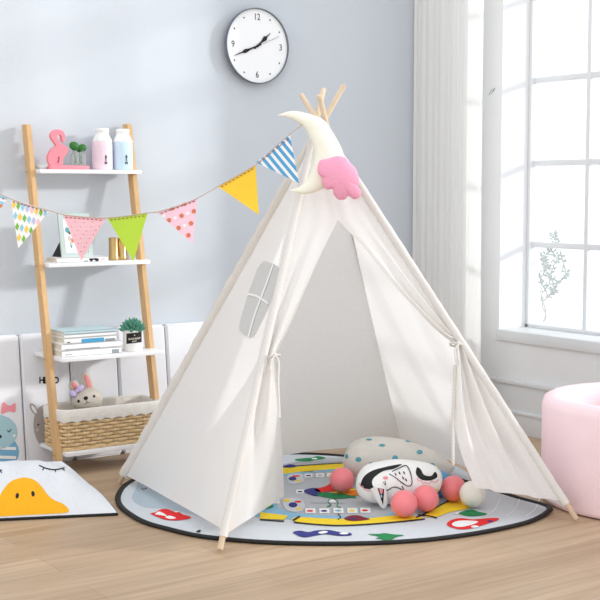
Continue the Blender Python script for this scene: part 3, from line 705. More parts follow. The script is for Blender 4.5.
def flapR(u, v):
    a, b_ = poleR(v), edgeR(v); p = lerp(a, b_, u); w_ = (b_-a).length
    g = max(0, 1-abs(v-VB)/.34)**1.5; lo = max(0, (v-VB)/(1-VB))
    amp = (.016*g+.012*math.sin(lo*PI)+.008*lo)*min(1, 5*u)*min(1, w_/.05)*min(1, v/.3)
    fold = math.sin(u*15+.4)*amp+math.sin(u*29+v*2)*amp*.4
    dent = -(.045*math.exp(-((u-.55)/.07)**2)+.04*math.exp(-((u-.30)/.06)**2))*max(0, 1-abs(v-.76)/.2)-.03*math.exp(-((u-.7)/.07)**2)*max(0, 1-abs(v-.5)/.13)
    return p+fn_*(fold+dent*min(1, w_/.06)+wr(u, v, .0016*min(1, v*4), 3))
MB().grid(flapR, 90, 100, 'canvas').build('door_flap', tp, 180)
# ties
for (tpx, tpy), sg, tails in (((273.5, 357), 1, [[(273, 358), (277, 364), (276.5, 385), (278, 420)], [(273, 358), (270, 363), (268, 372)]]), ((456, 345), -1, [[(456, 346), (452.5, 352), (453, 362)], [(455.5, 346), (455, 356), (456.5, 365)], [(450, 340), (446, 338), (443, 335.5)]])):
    t = MB(); c = onf(tpx, tpy)+fn_*.016
    ring = [c+RT*.020*math.cos(a)+fn_*(.018*math.sin(a)-.014)+UP*.004*math.cos(a)*sg for a in [2*PI*i/18 for i in range(19)]]
    t.tube(ring, .0036, 'canvas2', 8); t.ball(c+fn_*.004, .008, 'canvas2', 12)
    for tl_ in tails: t.tube([onf(p[0], p[1])+fn_*.024 for p in smoothpts(tl_, 6)], .0032, 'canvas2', 8)
    t.build('tie', tp)
lc = MB()
pts = [onf(p[0], p[1])+fn_*.008 for p in smoothpts([(454, 366), (453, 392), (452, 420), (452, 450), (452.5, 466)], 14)]
lc.tube(pts, [.0045+.0018*(i % 2) for i in range(len(pts))], 'lace', 7); lc.build('lace_trim', tp)
MB().tube([A+RT*.022*math.cos(a)+Vector((FW.x, FW.y, 0))*.026*math.sin(a)+Vector((0, 0, .02+.004*math.sin(2*a))) for a in [2*PI*i/20 for i in range(21)]], .0028, mat('dark red cord', (130, 60, 62), .8), 6).build('pole_cord', tp)

# moon and cloud cushions hanging at the tent top
MK = (A-CAM).dot(FW)-.085
def kM(y): return lerp(MK, (onf(318, 192)-CAM).dot(FW)-.075, (y-112)/80)
def puff(outline, k, th, m, n=16, cen=None):
    P = [Vector(p) for p in outline]; c = Vector(cen) if cen else sum(P, Vector((0, 0)))/len(P); vs = []; N_ = len(P); mr = sum((p-c).length for p in P)/len(P)
    for sg in (1, -1):
        for j in range(n+1):
            r = j/n; r = math.sin(r*PI/2)
            for p in P:
                q = c+(p-c)*r*lerp(mr/(p-c).length, 1, r**1.3); vs.append(dep(q.x, q.y, k)-FW*sg*th*math.sqrt(max(0, 1-r*r)))
    w = N_; fs = []
    for s_ in range(2):
        o = s_*(n+1)*w
        for j in range(n):
            for i in range(w):
                qd = [o+j*w+i, o+j*w+(i+1) % w, o+(j+1)*w+(i+1) % w, o+(j+1)*w+i]; fs.append(qd if s_ else qd[::-1])
    return MB().add(vs, fs, m)
outer = smoothpts([(278, 115.5), (291, 111.5), (306, 113.5), (323, 120), (332, 132), (340.5, 147), (344, 160), (341, 174), (332, 184), (322, 189), (311, 193), (301, 193.8), (290, 190)], 5)
inner = smoothpts([(278, 115.5), (289, 118), (301, 125), (309, 136), (314, 150), (313, 165), (307, 180), (299, 187), (290, 190)], 5)
n = 44; rs = lambda P, t: P[min(len(P)-1, int(t*(len(P)-1)))]
def fine(P):
    def f(t):
        x = t*(len(P)-1); i = min(int(x), len(P)-2); return lerp(P[i], P[i+1], x-i)
    return f
fo_, fi_ = fine(outer), fine(inner)
mo = MB(); m = 16
def moonf(u, v):
    a, b_ = fo_(v), fi_(v); th = 2*PI*u; c = (a+b_)/2; hw = (a-b_)/2; q = c+hw*math.cos(th); w_ = hw.length*MK/FPX
    return dep(q.x, q.y, kM(q.y))-FW*math.sin(th)*w_*.6
mo.grid(moonf, 22, 44, 'moon', True)
mn = thing('moon_cushion', dep(320, 190, MK), 'ivory crescent moon cushion hanging from the teepee top', 'cushion'); mo.build('moon_body', mn, 180)
sea = MB(); sea.tube([dep(p.x, p.y, kM(p.y))-FW*.001 for p in outer], .0016, 'moon', 6); sea.build('seam', mn)
cl = smoothpts([(317.5, 168), (320, 160.5), (327, 158.8), (331, 157.5), (338, 155.8), (345.5, 157.5), (349.5, 162.5), (354.5, 167), (358, 174), (359.5, 182.5), (357.5, 186.5), (361, 190.5), (360, 197), (354, 199.3), (348.5, 196), (344.5, 199.6), (337.5, 199), (333.5, 194), (332.5, 189), (326.5, 189.3), (322.5, 184), (322.3, 178), (318.5, 174)], 4, True)
KC = (onf(340, 184)-CAM).dot(FW)-.135
cc_ = puff(cl, KC, .028, 'cloud', 16, (339.5, 178.5)); bvc = cc_.bvh()
co = thing('cloud_cushion', dep(340, 199, KC), 'pink felt cloud cushion pinned over the moon on the teepee', 'cushion'); cc_.build('cloud_body', co, 180)

# ------------------------------------------------------------------ bunting
KB = MK-.02
bt_ = thing('bunting', dep(150, 214, KB), 'string of seven patterned pennant flags draped from the teepee top to the left', 'bunting')
def kb(px): return KB-.10+.10*min(1, px/290)
line = smoothpts([(-40, 178), (0, 194), (12, 199.5), (30, 205.5), (49, 210.5), (63, 214.5), (84, 217), (105, 218), (127, 216), (147, 213), (158, 211.8), (178, 206), (197, 198.5), (218, 186.5), (237, 176), (256, 164.5), (273, 149), (289, 135), (303, 124)], 5)
sg_ = MB(); sg_.tube([Vector((-3.55, -.002, 1.52)), Vector((-3.05, -.45, 1.30))]+[dep(p.x, p.y, kb(p.x))-FW*.0022 for p in line], .0016, 'string', 6)
sg_.build('string', bt_)
def flag(tri, m, label, deco, th=.0014):
    f = MB(); C0 = [Vector(t) for t in tri]
    k0 = [kb(t[0]) for t in tri]; P3 = [dep(t[0], t[1], k) for t, k in zip(tri, k0)]
    P3[2] = P3[2]-FW*.012
    def b3(x, y):
        (x1, y1), (x2, y2), (x3, y3) = tri; det = (y2-y3)*(x1-x3)+(x3-x2)*(y1-y3)
        a = ((y2-y3)*(x-x3)+(x3-x2)*(y-y3))/det; b_ = ((y3-y1)*(x-x3)+(x1-x3)*(y-y3))/det; c = 1-a-b_
        return P3[0]*a+P3[1]*b_+P3[2]*c-FW*(.006*math.sin(a*5+tri[0][0])*c*(1-c)*2)
    N_ = 8; pv = []; idx = {}
    for s_ in (0, 1):
        for i in range(N_+1):
            for j in range(N_+1-i):
                a, b_ = i/N_, j/N_; c = 1-a-b_; x = tri[0][0]*a+tri[1][0]*b_+tri[2][0]*c; y = tri[0][1]*a+tri[1][1]*b_+tri[2][1]*c
                idx[s_, i, j] = len(pv); pv.append(b3(x, y)+FW*(th if s_ else 0))
    fs = []
    for s_ in (0, 1):
        for i in range(N_):
            for j in range(N_-i):
                t = [idx[s_, i, j], idx[s_, i+1, j], idx[s_, i, j+1]]; fs.append(t[::-1] if s_ else t)
                if j < N_-i-1: t = [idx[s_, i+1, j], idx[s_, i+1, j+1], idx[s_, i, j+1]]; fs.append(t[::-1] if s_ else t)
    for i in range(N_):
        fs += [[idx[0, i, 0], idx[0, i+1, 0], idx[1, i+1, 0], idx[1, i, 0]], [idx[0, 0, i], idx[0, 0, i+1], idx[1, 0, i+1], idx[1, 0, i]], [idx[0, i, N_-i], idx[0, i+1, N_-i-1], idx[1, i+1, N_-i-1], idx[1, i, N_-i]]]
    f.add(pv, fs, m)
    fn = lambda x, y: b3(x, y)-FW*.0008
    fn2 = lambda x, y: b3(x, y)-FW*.0014
    def inside(p):
        (x1, y1), (x2, y2), (x3, y3) = tri; det = (y2-y3)*(x1-x3)+(x3-x2)*(y1-y3)
        a = ((y2-y3)*(p[0]-x3)+(x3-x2)*(p[1]-y3))/det; b_ = ((y3-y1)*(p[0]-x3)+(x1-x3)*(p[1]-y3))/det
        return a > .0 and b_ > .0 and 1-a-b_ > .0
    deco(f, fn, fn2, inside)
    a, b_ = Vector(tri[0]), Vector(tri[1]); dn = (Vector(tri[2])-(a+b_)/2).normalized()
    nst = 9
    for i in range(nst):
        t0, t1 = .06+.9*i/nst, .06+.9*(i+.55)/nst; f.patch(stroke([lerp(a, b_, t0)+dn*2.1, lerp(a, b_, t1)+dn*2.1], .8), fn2, 'thread' if m not in ('fb',) else 'ink')
    return tag(f.build('flag', bt_, 30), label)
def clip(poly, tri):                           # clip a convex polygon to the flag
    P = [Vector(p) for p in poly]; T = [Vector(t) for t in tri]
    ar = (T[1]-T[0]).cross(T[2]-T[0]) if hasattr(Vector((0, 0)), 'cross') else 0
    for i in range(3):
        a, b_ = T[i], T[(i+1) % 3]; c = T[(i+2) % 3]; e = b_-a; nn = Vector((-e.y, e.x))
        if nn.dot(c-a) < 0: nn = -nn
        out = []
        for j in range(len(P)):
            p, q = P[j], P[(j+1) % len(P)]; dp, dq = nn.dot(p-a), nn.dot(q-a)
            if dp >= 0: out.append(p)
            if dp*dq < 0: out.append(lerp(p, q, dp/(dp-dq)))
        P = out
        if len(P) < 3: return None
    return P
def none(*a): pass
T0 = [(-32, 182), (8, 198.5), (-14, 228)]
def d0(f, fn, fn2, ins):
    for y in range(-6, 8):
        p = clip(stroke([(-40, 180+y*7), (20, 203+y*7)], 3.2), T0)
        if p: f.patch(p, fn, 'lblue', 4)
    for x_, y_ in ((1, 206), (-9, 196), (-12, 210), (-6, 217)): f.patch(circ(x_, y_, 1.8), fn2, 'odot')
flag(T0, 'white', 'pale blue and white striped flag with rust dots', d0)
T1 = [(11, 199), (49.5, 210.5), (19, 248.5)]
def d1(f, fn, fn2, ins):
    cols = ['yel', 'green', 'lblue', 'lil', 'fp', 'yel', 'green', 'lblue']
    ex = Vector((4.5, 1.3)); ey = Vector((1.9, 11.0))
    for r_ in range(5):
        for k in range(-4, 9):
            c = Vector((13.8, 204.6))+ex*k+ey*r_
            dm = [c+Vector((.2, -4)), c+Vector((2.1, -.4)), c+Vector((.3, 4.4)), c+Vector((-1.9, .6))]
            p = clip(dm, T1)
            if p and len(p) > 2: f.patch(p, fn, cols[(k+8-r_) % 8])
flag(T1, 'white', 'white flag with multicoloured diamonds', d1)
T2 = [(63, 215), (105.5, 218.5), (82, 261)]
def d2(f, fn, fn2, ins):
    for r_ in range(9):
        for k in range(14):
            p = (66+k*3+random.uniform(-.6, .6), 222+r_*4.2+random.uniform(-.6, .6))
            if ins(p) and ins((p[0]+1.2, p[1]+1.5)) and ins((p[0]-1.2, p[1]+1)): f.patch(stroke([p, (p[0]+.9, p[1]+.7)], .6), fn, 'lil' if (r_+k) % 3 else 'thread')
flag(T2, 'fp', 'salmon pink flag with tiny scattered marks', d2)
flag([(107.5, 218.5), (147.5, 213.5), (134, 261.5)], 'fg', 'plain lime green flag', none)
T4 = [(157.5, 212.5), (197.5, 198), (193, 244)]
def d4(f, fn, fn2, ins):
    for x_, y_ in ((171.8, 208.4), (184.3, 203.8), (169, 220.3), (181.7, 215.8), (194, 211.4), (178.8, 228), (191.3, 223.5), (188.8, 235.4)):
        p = clip(circ(x_, y_, 2.3), T4)
        if p: f.patch(p, fn, 'odot')
    for x_, y_ in ((175.3, 218.2), (188, 213.6), (185, 225.8), (164, 216)):
        p = clip(circ(x_, y_, 1.9), T4)
        if p: f.patch(p, fn, 'white')
flag(T4, 'fp2', 'pale pink flag with rust and white dots', d4)
flag([(218, 186.5), (255.5, 165), (259, 215)], 'fy', 'plain yellow flag', none)
T6 = [(256, 162.5), (290, 135), (299, 183.5)]
def d6(f, fn, fn2, ins):
    for k in range(8):
        a = Vector((257, 162))+Vector((4.85, -4.0))*k; p = clip(stroke([a-Vector((10, 13)), a+Vector((50, 60))], 3.3), T6)
        if p: f.patch(p, fn, 'fb', 4)
flag(T6, 'white', 'white flag with slanting blue stripes', d6)

# ------------------------------------------------------------------ rug
PC = Vector((-.534, -1.868, 0)); PR = .360
front_px = [(116.3, 498), (119, 507), (129.5, 516), (145, 524), (170, 531), (195, 536.7), (225, 540.5), (260, 543.3), (300, 544.8), (345, 545), (385, 544), (420, 541.8), (440, 539.8), (460, 537.2), (480, 534.2), (500, 530.4), (520, 526), (535, 521.5), (548, 514.5), (556, 507)]
edge = [(p.x, p.y) for p in (fl(x, y, .003) for x, y in front_px)]+[(-.885, -1.60), (-.87, -1.40), (-.86, -1.12), (-.89, -.85), (-1.0, -.62), (-1.18, -.47), (-1.42, -.41), (-1.66, -.43), (-1.85, -.534), (-1.967, -.633)]
def clear(p):                                  # the rug stops short of the foam tub
    v = Vector((p[0]-PC.x, p[1]-PC.y)); m_ = PR+.013
    return (p[0], p[1]) if v.length > m_ else tuple(Vector((PC.x, PC.y))+v.normalized()*m_)
edge = [clear(e) for e in edge]
E2 = [Vector((p.x, p.y, 0)) for p in smoothpts([Vector((e[0], e[1])) for e in edge], 5, True)]
rug = thing('play_rug', (-1.5, -1.1, 0), 'oval play rug printed with vehicles and bordered in black under the teepee', 'rug')
rc = Vector((-1.5, -1.1, 0)); RZ = .0055
r = MB(); n = len(E2); scl = lambda s_, z_: [rc+(p-rc)*s_+Vector((0, 0, z_)) for p in E2]
r.add(scl(.985, .0005)+scl(.985, RZ), [list(range(n))[::-1]]+[[i, (i+1) % n, n+(i+1) % n, n+i] for i in range(n)], 'rgl')
r.add(scl(.985, RZ), [list(range(n))], 'rgl')
def ringband(s0, s1, z_, m): r.add(scl(s0, z_)+scl(s1, z_), [[i, (i+1) % n, n+(i+1) % n, n+i] for i in range(n)], m)
lay = [RZ+.0006*k for k in range(1, 8)]
def RP(poly, k, m, step=1e9): r.patch(poly, lambda x, y: fl(x, y, lay[k]), m, step)
def band(pts, w, k, m): RP(stroke(smoothpts(pts, 5), w), k, m)
# inner grey field with blue and yellow tracks
RP(smoothpts([(262, 507), (280, 466), (345, 461), (440, 462), (470, 480), (440, 507), (380, 518), (310, 518)], 6, True), 0, 'rg')
RP(smoothpts([(150, 476), (135, 490), (133, 500), (145, 507), (165, 509), (195, 515), (230, 530), (215, 500)], 5, True), 0, 'rgd')
RP(stroke([(150, 478), (157, 487), (167, 496)], .9), 1, 'white'); RP(stroke([(141, 488), (143.5, 489.5), (147, 488)], .9), 1, 'black')
band([(255, 513.5), (285, 515.5), (320, 520)], 7, 0, 'rb')
RP(smoothpts([(258, 500), (275, 503), (282, 510), (305, 514), (345, 516), (380, 516), (400, 508), (428, 499), (444, 490), (452, 482), (446, 494), (432, 504), (400, 514), (370, 520), (320, 520.5), (285, 516), (258, 512)], 4, True), 1, 'rb')
band([(283, 471), (310, 468.5), (345, 466), (400, 464)], 6.0, 1, 'ry'); band([(283, 466.8), (310, 464.9), (345, 462.8)], .9, 2, 'black'); band([(283, 475), (310, 471.8), (345, 469.5)], 2.2, 1, 'rb')
RP([(260, 512), (288, 515.5), (284, 519.6), (260, 518.5)], 2, 'ry'); band([(260, 519.5), (284, 521)], 1.2, 3, 'black')
RP(smoothpts([(296, 517), (330, 518.5), (365, 518.2), (400, 515), (423, 518), (400, 521.5), (360, 524), (330, 524.5), (296, 521.5)], 4, True), 2, 'ry')
band([(294, 522.2), (330, 525.2), (360, 524.6), (400, 521.5), (425, 518.7)], 1.2, 3, 'black'); band([(300, 516.2), (296, 518.5), (293, 520.5)], 2, 3, 'black')
RP(smoothpts([(424, 516), (440, 506), (455, 499), (470, 498), (480, 503), (470, 508), (450, 512), (437, 516.5)], 4, True), 2, 'ry')
band([(416, 517.5), (430, 511), (444, 503), (456, 497.5)], 1.3, 3, 'black'); band([(418, 514.6), (430, 516), (437, 518)], 1.2, 3, 'black')
# picture tiles along the tracks
def tile(cx, cy, w_, h_, m, sk=0):
    RP([(cx-w_/2, cy-h_/2), (cx+w_/2, cy-h_/2), (cx+w_/2+sk, cy+h_/2), (cx-w_/2+sk, cy+h_/2)], 3, 'white')
    RP(circ(cx, cy, w_*.32, h_*.2, 8), 4, m); RP(stroke([(cx-w_/2, cy-h_/2), (cx-w_/2+sk, cy+h_/2)], .6), 4, 'greyp')
for cx, cy, m in ((310, 510.8, 'rr'), (324, 510.8, 'rn'), (338, 510.5, 'rb'), (352, 510.5, 'ry'), (365, 510.3, 'rr'), (274, 501, 'rgn')): tile(cx, cy, 10.5, 5.0, m, .5)
for cx, cy, m in ((308.5, 475.6, 'rn'), (320, 475.2, 'rgd'), (331, 474.8, 'ry'), (300, 491.5, 'rn')): tile(cx, cy, 8.5, 3.8, m, -.4)
RP(smoothpts([(283, 499), (300, 499), (305, 506), (300, 511.5), (287, 510)], 4, True), 3, 'rgl'); RP(circ(293, 504.8, 4.4, 2.6), 4, 'rn'); RP(circ(298, 501.6, 3.6, 1), 4, 'rr'); RP(circ(287, 500.3, 3.4, 1.3), 4, 'ry'); RP(circ(299, 508.6, 3, 1), 4, 'ry')
RP(smoothpts([(288, 475), (303, 474), (303, 482), (290, 483.5)], 4, True), 3, 'rgl'); RP(circ(292.5, 478.6, 4, 2), 4, 'rn'); RP(circ(296, 476, 4, .8), 4, 'rr'); RP(circ(298, 480.5, 3, .9), 4, 'ry')
# colourful plane in the middle
RP(smoothpts([(303.5, 491.2), (309, 488.5), (316, 488), (321, 492), (319, 495.8), (312, 495.2)], 3, True), 3, 'rn')
RP(smoothpts([(315, 489), (325, 486.5), (333, 483), (350, 486), (352, 490), (335, 491), (320, 492)], 3, True), 3, 'rr')
RP(smoothpts([(317, 495), (322, 492), (332, 493), (345, 494), (353, 497), (336, 498.5), (325, 497)], 3, True), 4, 'rgn')
RP(smoothpts([(332, 492.5), (345, 489.5), (357, 489), (358, 495), (345, 495)], 3, True), 4, 'ry'); RP(smoothpts([(345, 492), (356, 490), (360, 494), (352, 495.5)], 3, True), 5, 'ro')
band([(330, 499), (328, 502), (331, 505), (327, 506.5)], .9, 3, 'rgn'); band([(334, 499), (338, 502), (337, 506), (341, 507.5)], .9, 3, 'rgn'); RP(circ(333, 501, 4.5, 1.6), 2, 'white')
band([(310, 502.5), (320, 503), (345, 503)], .5, 2, 'greyp')
RP(smoothpts([(295, 459.2), (305, 458), (312, 457.5), (318, 456), (326, 458), (316, 459.8), (308, 461.2), (298, 460.8)], 3, True), 2, 'rgn'); RP(circ(314.5, 458.6, 3, .7), 3, 'white')
RP(smoothpts([(283, 466.5), (290, 464.2), (297, 466), (290, 467.6)], 3, True), 3, 'rn')
# outer vehicles
RP(smoothpts([(150.5, 513.5), (156, 512), (160, 509.5), (167, 508.8), (174, 511.5), (179, 512), (183, 514.5), (190, 516.5), (190.5, 518), (184, 519.5), (175, 520.3), (165, 519.5), (158, 517)], 3, True), 2, 'rr')
RP(smoothpts([(155, 514), (159, 511.5), (163, 513), (167, 515.8), (160, 515)], 3, True), 3, 'white'); RP(smoothpts([(165, 517), (170, 515.6), (176, 518), (170, 518.8)], 3, True), 3, 'white'); RP(circ(176.5, 511.6, 2, .7), 3, 'white')
RP(smoothpts([(196, 531.5), (199, 529.8), (201, 530.5), (199, 532.5)], 3, True), 2, 'black')
RP(smoothpts([(293, 532), (300, 530.5), (308, 532), (315, 530.5), (322, 530), (330, 530), (340, 532), (351, 533), (350, 535.4), (338, 535.6), (325, 534), (312, 536.2), (304, 537.2), (297, 535)], 3, True), 2, 'rn')
RP(smoothpts([(318, 532.5), (324, 530.8), (328, 532), (322, 533.6)], 3, True), 3, 'white'); RP(circ(344, 533.3, 4.5, 1), 3, 'white')
RP(smoothpts([(368, 534), (378, 533.8), (385, 533), (393, 534.2), (404, 535), (396, 537), (391, 540), (385, 540.5), (381, 539), (376, 538.5), (379, 536.5)], 3, True), 2, 'rgn')
RP(smoothpts([(447, 525), (450, 520.5), (460, 518), (472, 519.3), (483, 518.5), (497, 517.8), (498, 520), (489, 523), (480, 525.8), (470, 528.6), (458, 529)], 3, True), 2, 'rr')
RP(smoothpts([(452, 523.5), (458, 520.8), (468, 520.5), (478, 521.3), (474, 524), (462, 526.8), (454, 526)], 3, True), 3, 'white'); RP(circ(475, 526.5, 4, 1.1), 3, 'white'); RP(circ(490, 521, 2.5, .9), 3, 'rn')
RP(smoothpts([(459, 513), (466, 510.2), (472, 509.3), (478, 511.5), (487, 513.5), (482, 515.2), (470, 516), (464, 515)], 3, True), 3, 'rgn'); RP(circ(457, 513.2, 2, 1.0), 3, 'white')
RP(smoothpts([(344, 518.5), (350, 515.5), (358, 515.2), (364, 517), (370, 519), (360, 520.6), (350, 520.8)], 3, True), 4, 'rm'); RP(stroke([(338, 513.5), (341, 517), (338, 519.5)], 1), 4, 'black'); RP(circ(353, 518.4, 4, .8), 5, 'rn')
RP(smoothpts([(262, 504), (268, 503.5), (274, 506), (268, 508.5), (262, 508.5)], 3, True), 3, 'rgn')
RP(smoothpts([(340, 490), (352, 493), (356, 498), (348, 496)], 3, True), 3, 'rgn')
for cx in (500, 520, 540):
    band([(cx, 498), (cx-5, 509), (cx-14, 516)], .8, 1, 'white')
r.build('rug_top', rug, 180)
tr = MB(); bl = scl(.991, .0065); tr.tube(bl+[bl[0], bl[1]], .0105, 'black', 8, caps=False, flat=.62); tr.build('border', rug, 180)

# ------------------------------------------------------------------ cushions and balls in the teepee
RT0 = RZ+.0045
def bodytube(axis, rads, th, m, name, parent=None, n=28):
    pass
# egg shaped grey cushion
gc = fl(388, 476); gd = Vector((.80, -.60, 0))
KG = (fl(404, 483, RT0)-CAM).dot(FW)
g = MB()
gtop = smoothpts([(342.5, 461), (348, 447), (358, 440), (372, 437), (388, 437.5), (404, 440), (420, 445), (436, 452), (448, 461), (455, 468)], 6)
gbot = smoothpts([(342.5, 461), (346, 472), (356, 477), (372, 480), (388, 482), (404, 483), (420, 482), (436, 480), (448, 475), (455, 468)], 6)
gf, gb = fine(gtop), fine(gbot)
def gfn(u, v):
    a, b_ = gf(v), gb(v); c = (a+b_)/2; hw = (a-b_)/2; th = 2*PI*u; q = c+hw*math.cos(th)
    d_ = math.sin(th)*min(.085, hw.length*KG/FPX*1.1)
    p = dep(q.x, q.y, KG)-Vector((FW.x, FW.y, 0))*d_
    return Vector((p.x, p.y, max(p.z, RT0)))
g.grid(gfn, 28, 50, 'greyfab', True)
lowest = min(v.z for v in g.v)
for v in g.v: v.z += RT0-lowest
D = decal(g.bvh(), .0015)
for x_, y_, rx, ry, ro in ((358.5, 459.5, 3, 2.4, .3), (347, 456.5, 1.6, 2.4, -.4), (382, 445.5, 3.2, 1.4, .1), (395, 458, 3, 2.6, .2), (419.5, 452.3, 3, 2.2, .5), (371, 464, 2.6, 1.8, 0), (363, 471.5, 2.8, 1.7, .2), (369, 439.8, 3, .9, .1), (408, 441.3, 3, 1, .3), (410, 468, 2.6, 2, 0), (432, 465, 2.6, 2, .3), (384, 472, 2.2, 1.6, 0)):
    g.patch(smoothpts([(x_-rx, y_), (x_-rx*.3, y_-ry), (x_+rx*.7, y_-ry*.7), (x_+rx, y_+ry*.3), (x_+rx*.2, y_+ry), (x_-rx*.7, y_+ry*.7)], 3, True), D, 'teal', 2)
go = g.build('spotted_cushion', None, 180)
tag(go, 'pale grey egg-shaped cushion with teal spots lying inside the teepee', 'cushion')
# white cushion with animal face print
KW = (fl(390, 507.5, RT0)-CAM).dot(FW)+.05
wtop = smoothpts([(355.5, 489), (358, 478), (366, 469), (380, 465), (394, 463), (408, 463.5), (422, 465.5), (434, 469), (441, 476), (442.5, 483)], 6)
wbot = smoothpts([(355.5, 489), (358, 497), (366, 504), (380, 507), (394, 507.5), (408, 507), (422, 504), (434, 498), (440, 492), (442.5, 483)], 6)
wf, wbm = fine(wtop), fine(wbot)
wc = MB()
def wfn(u, v):
    a, b_ = wf(v), wbm(v); c = (a+b_)/2; hw = (a-b_)/2; th = 2*PI*u; q = c+hw*math.cos(th)
    p = dep(q.x, q.y, KW)-Vector((FW.x, FW.y, 0))*math.sin(th)*min(.062, hw.length*KW/FPX*.95)
    return Vector((p.x, p.y, p.z))
wc.grid(wfn, 26, 44, 'white', True)
dzw = RT0-min(v.z for v in wc.v)
for v in wc.v: v.z += max(0, dzw)
D = decal(wc.bvh(), .0014); D2 = decal(wc.bvh(), .0022); D3 = decal(wc.bvh(), .003)
cw = thing('animal_cushion', fl(400, 503), 'white cushion printed with a sleepy animal face in front of the spotted cushion', 'cushion')
K = 'black'
wc.patch(smoothpts([(361, 486), (364, 477), (372, 471), (384, 467.5), (396, 465), (402, 464.6), (394, 469), (384, 471), (376, 476), (372, 482), (375, 488), (368, 489)], 4, True), D, K, 3)
wc.patch(smoothpts([(372, 482), (376, 476), (386, 471.5), (395, 471), (397, 478), (394, 487), (384, 489.5), (375, 488)], 4, True), D2, 'white', 3)
for lnp in ([(380, 489), (387, 490), (393, 487), (399, 488), (404, 491), (402, 486)], [(389, 474), (396, 478), (401, 482), (408, 486), (412, 483), (410, 472), (406, 466), (400, 468), (392, 472)]):
    wc.patch(stroke(smoothpts(lnp, 4), .9), D3, K, 3)
wc.patch(circ(385.5, 478, 2.6, 1.6), D3, 'bowc', 2); wc.patch(stroke([(383, 482), (385.5, 484.2), (385, 480.8)], .8), D3, K); wc.patch(stroke([(386, 484), (384, 485)], .8), D3, K)
for x_, y_ in ((395.5, 474.5), (399.5, 473.3), (404, 473), (403, 478), (406, 480)): wc.patch(circ(x_, y_, .7, 1.7, 8, -.5), D3, K)
wc.patch(smoothpts([(417, 467.5), (416, 474), (421, 479.5), (430, 480.5), (437, 477), (435, 472), (431, 476), (424, 475), (421, 470)], 4, True), D, K, 3)
wc.patch(circ(427, 472.5, 3.8, 1.7), D2, 'white', 2)
def scal(a, n_, r_):
    o = []
    for i in range(n_): o += [lerp(Vector(a[0]), Vector(a[1]), (i+t)/n_)+Vector((0, r_*math.sin(t*PI))) for t in (0, .25, .5, .75)]
    return o+[Vector(a[1])]
for a in (((417, 478), (425, 482)), ((425, 482), (438, 479.5)), ((360, 483), (366, 488.5)), ((366, 488.5), (374, 490))):
    wc.patch(stroke(scal(a, 2, 2.2), .8), D2, 'bowc', 3)
wc.patch(circ(437, 490, 1.1, .8), D, 'yel')
wc.build('cushion_body', cw, 180)
er = MB(); ep = [dep(p[0], p[1], KW-.075) for p in smoothpts([(377, 487), (380, 494), (382.5, 502), (384.5, 509)], 6)]; L = len(ep)
dze = max(0, RT0+.004-min(p.z for p in ep)); 
for p in ep: p.z += dze
er.tube(ep, [.026*math.sqrt(max(.04, 1-(i/(L-1))**1.6)) for i in range(L)], 'white', 16, flat=.6, up=tuple(FW))
De = decal(er.bvh(), .0015); De2 = decal(er.bvh(), .0024)
er.patch([(377.5, 488), (384, 489), (383, 505)], De, 'black', 3); er.patch([(379, 488.5), (382.8, 489.2), (382, 494), (380.2, 493.5)], De2, 'bowc', 3); er.patch([(380.4, 494.5), (382, 494.8), (382, 497.6), (381, 497.4)], De2, 'lblue', 3)
er.build('ear', cw, 180)

BR = .0455
def ballat(px, py, m, label, group=None):
    p = fl(px, py, RT0+BR); p.z = RT0
    o = MB().ball(p+Vector((0, 0, BR)), BR, m, 32).build('play_ball', None, 180)
    return tag(o, label, 'ball', group)
PG = 'pink balls in the teepee'
ballat(342, 480, 'pinkball', 'pink ball on its own at the far left, by the spotted cushion', PG)
ballat(404, 503.5, 'pinkball', 'pink ball nearest the camera in front of the animal cushion', PG)
ballat(425.5, 498.3, 'pinkball', 'pink ball between the front pink ball and the blue ball', PG)
ballat(453.5, 488.5, 'pinkball', 'pink ball beside the hem of the right door flap, behind the white ball', PG)
ballat(472.5, 494, 'whiteball', 'cream white ball under the hem of the right door flap')
ballat(440, 483, 'blueball', 'blue ball tucked between two pink balls')

# ------------------------------------------------------------------ duck cushion
dk = thing('duck_cushion', (-2.42, -.8, 0), 'white square cushion with yellow duck beak and closed eyes on the floor at left', 'cushion')
br_ = fl(117, 515.5); bl_ = br_+(fl(0, 521)-br_).normalized()*.62
bc = (br_+bl_)/2; ax = (br_-bl_).normalized(); bkd = Vector((-ax.y, ax.x, 0)); bkd = bkd if bkd.y > 0 else -bkd
def dfront(u, v):                              # u -1..1, v 0..1
    hw = lerp(.31, .222, v**1.1)+.012*math.sin(v*PI)
    c = bc+bkd*(.30*v)-ax*(.095*v)
    z_ = .009+.122*v**.95+.070*max(0, math.sin(v*PI))**.8*(1-abs(u)**2.6)
    z_ += -.010*math.exp(-((u+.05)/.10)**2)*max(0, v-.75)*5 + .004*math.sin(u*9+v*4)*math.sin(v*PI) + .003*math.sin(u*17-v*9)*math.sin(v*PI)
    return c+ax*(u*hw)+Vector((0, 0, z_))
dm = MB(); NU, NV = 48, 36
dm.grid(lambda u, v: dfront(2*u-1, v), NU, NV, 'duckw')
bvd = dm.bvh(); D = decal(bvd, .0012, (bc-CAM).length); D2 = decal(bvd, .0022)
dm.patch(smoothpts([(-18, 515), (-16, 507), (-4, 502), (2, 492), (9, 483), (17, 479), (25.5, 477.8), (34, 480), (41, 486), (47, 494), (53, 499.5), (62, 503.5), (67.5, 508), (67.5, 512.5), (50, 514), (30, 515), (10, 516), (-10, 517)], 4, True), D, 'beak', 5)
dm.patch(circ(17.3, 496, 1.7, 2.8, 12, .2), D2, 'black', 2); dm.patch(circ(33, 494, 1.7, 2.8, 12, -.15), D2, 'black', 2)
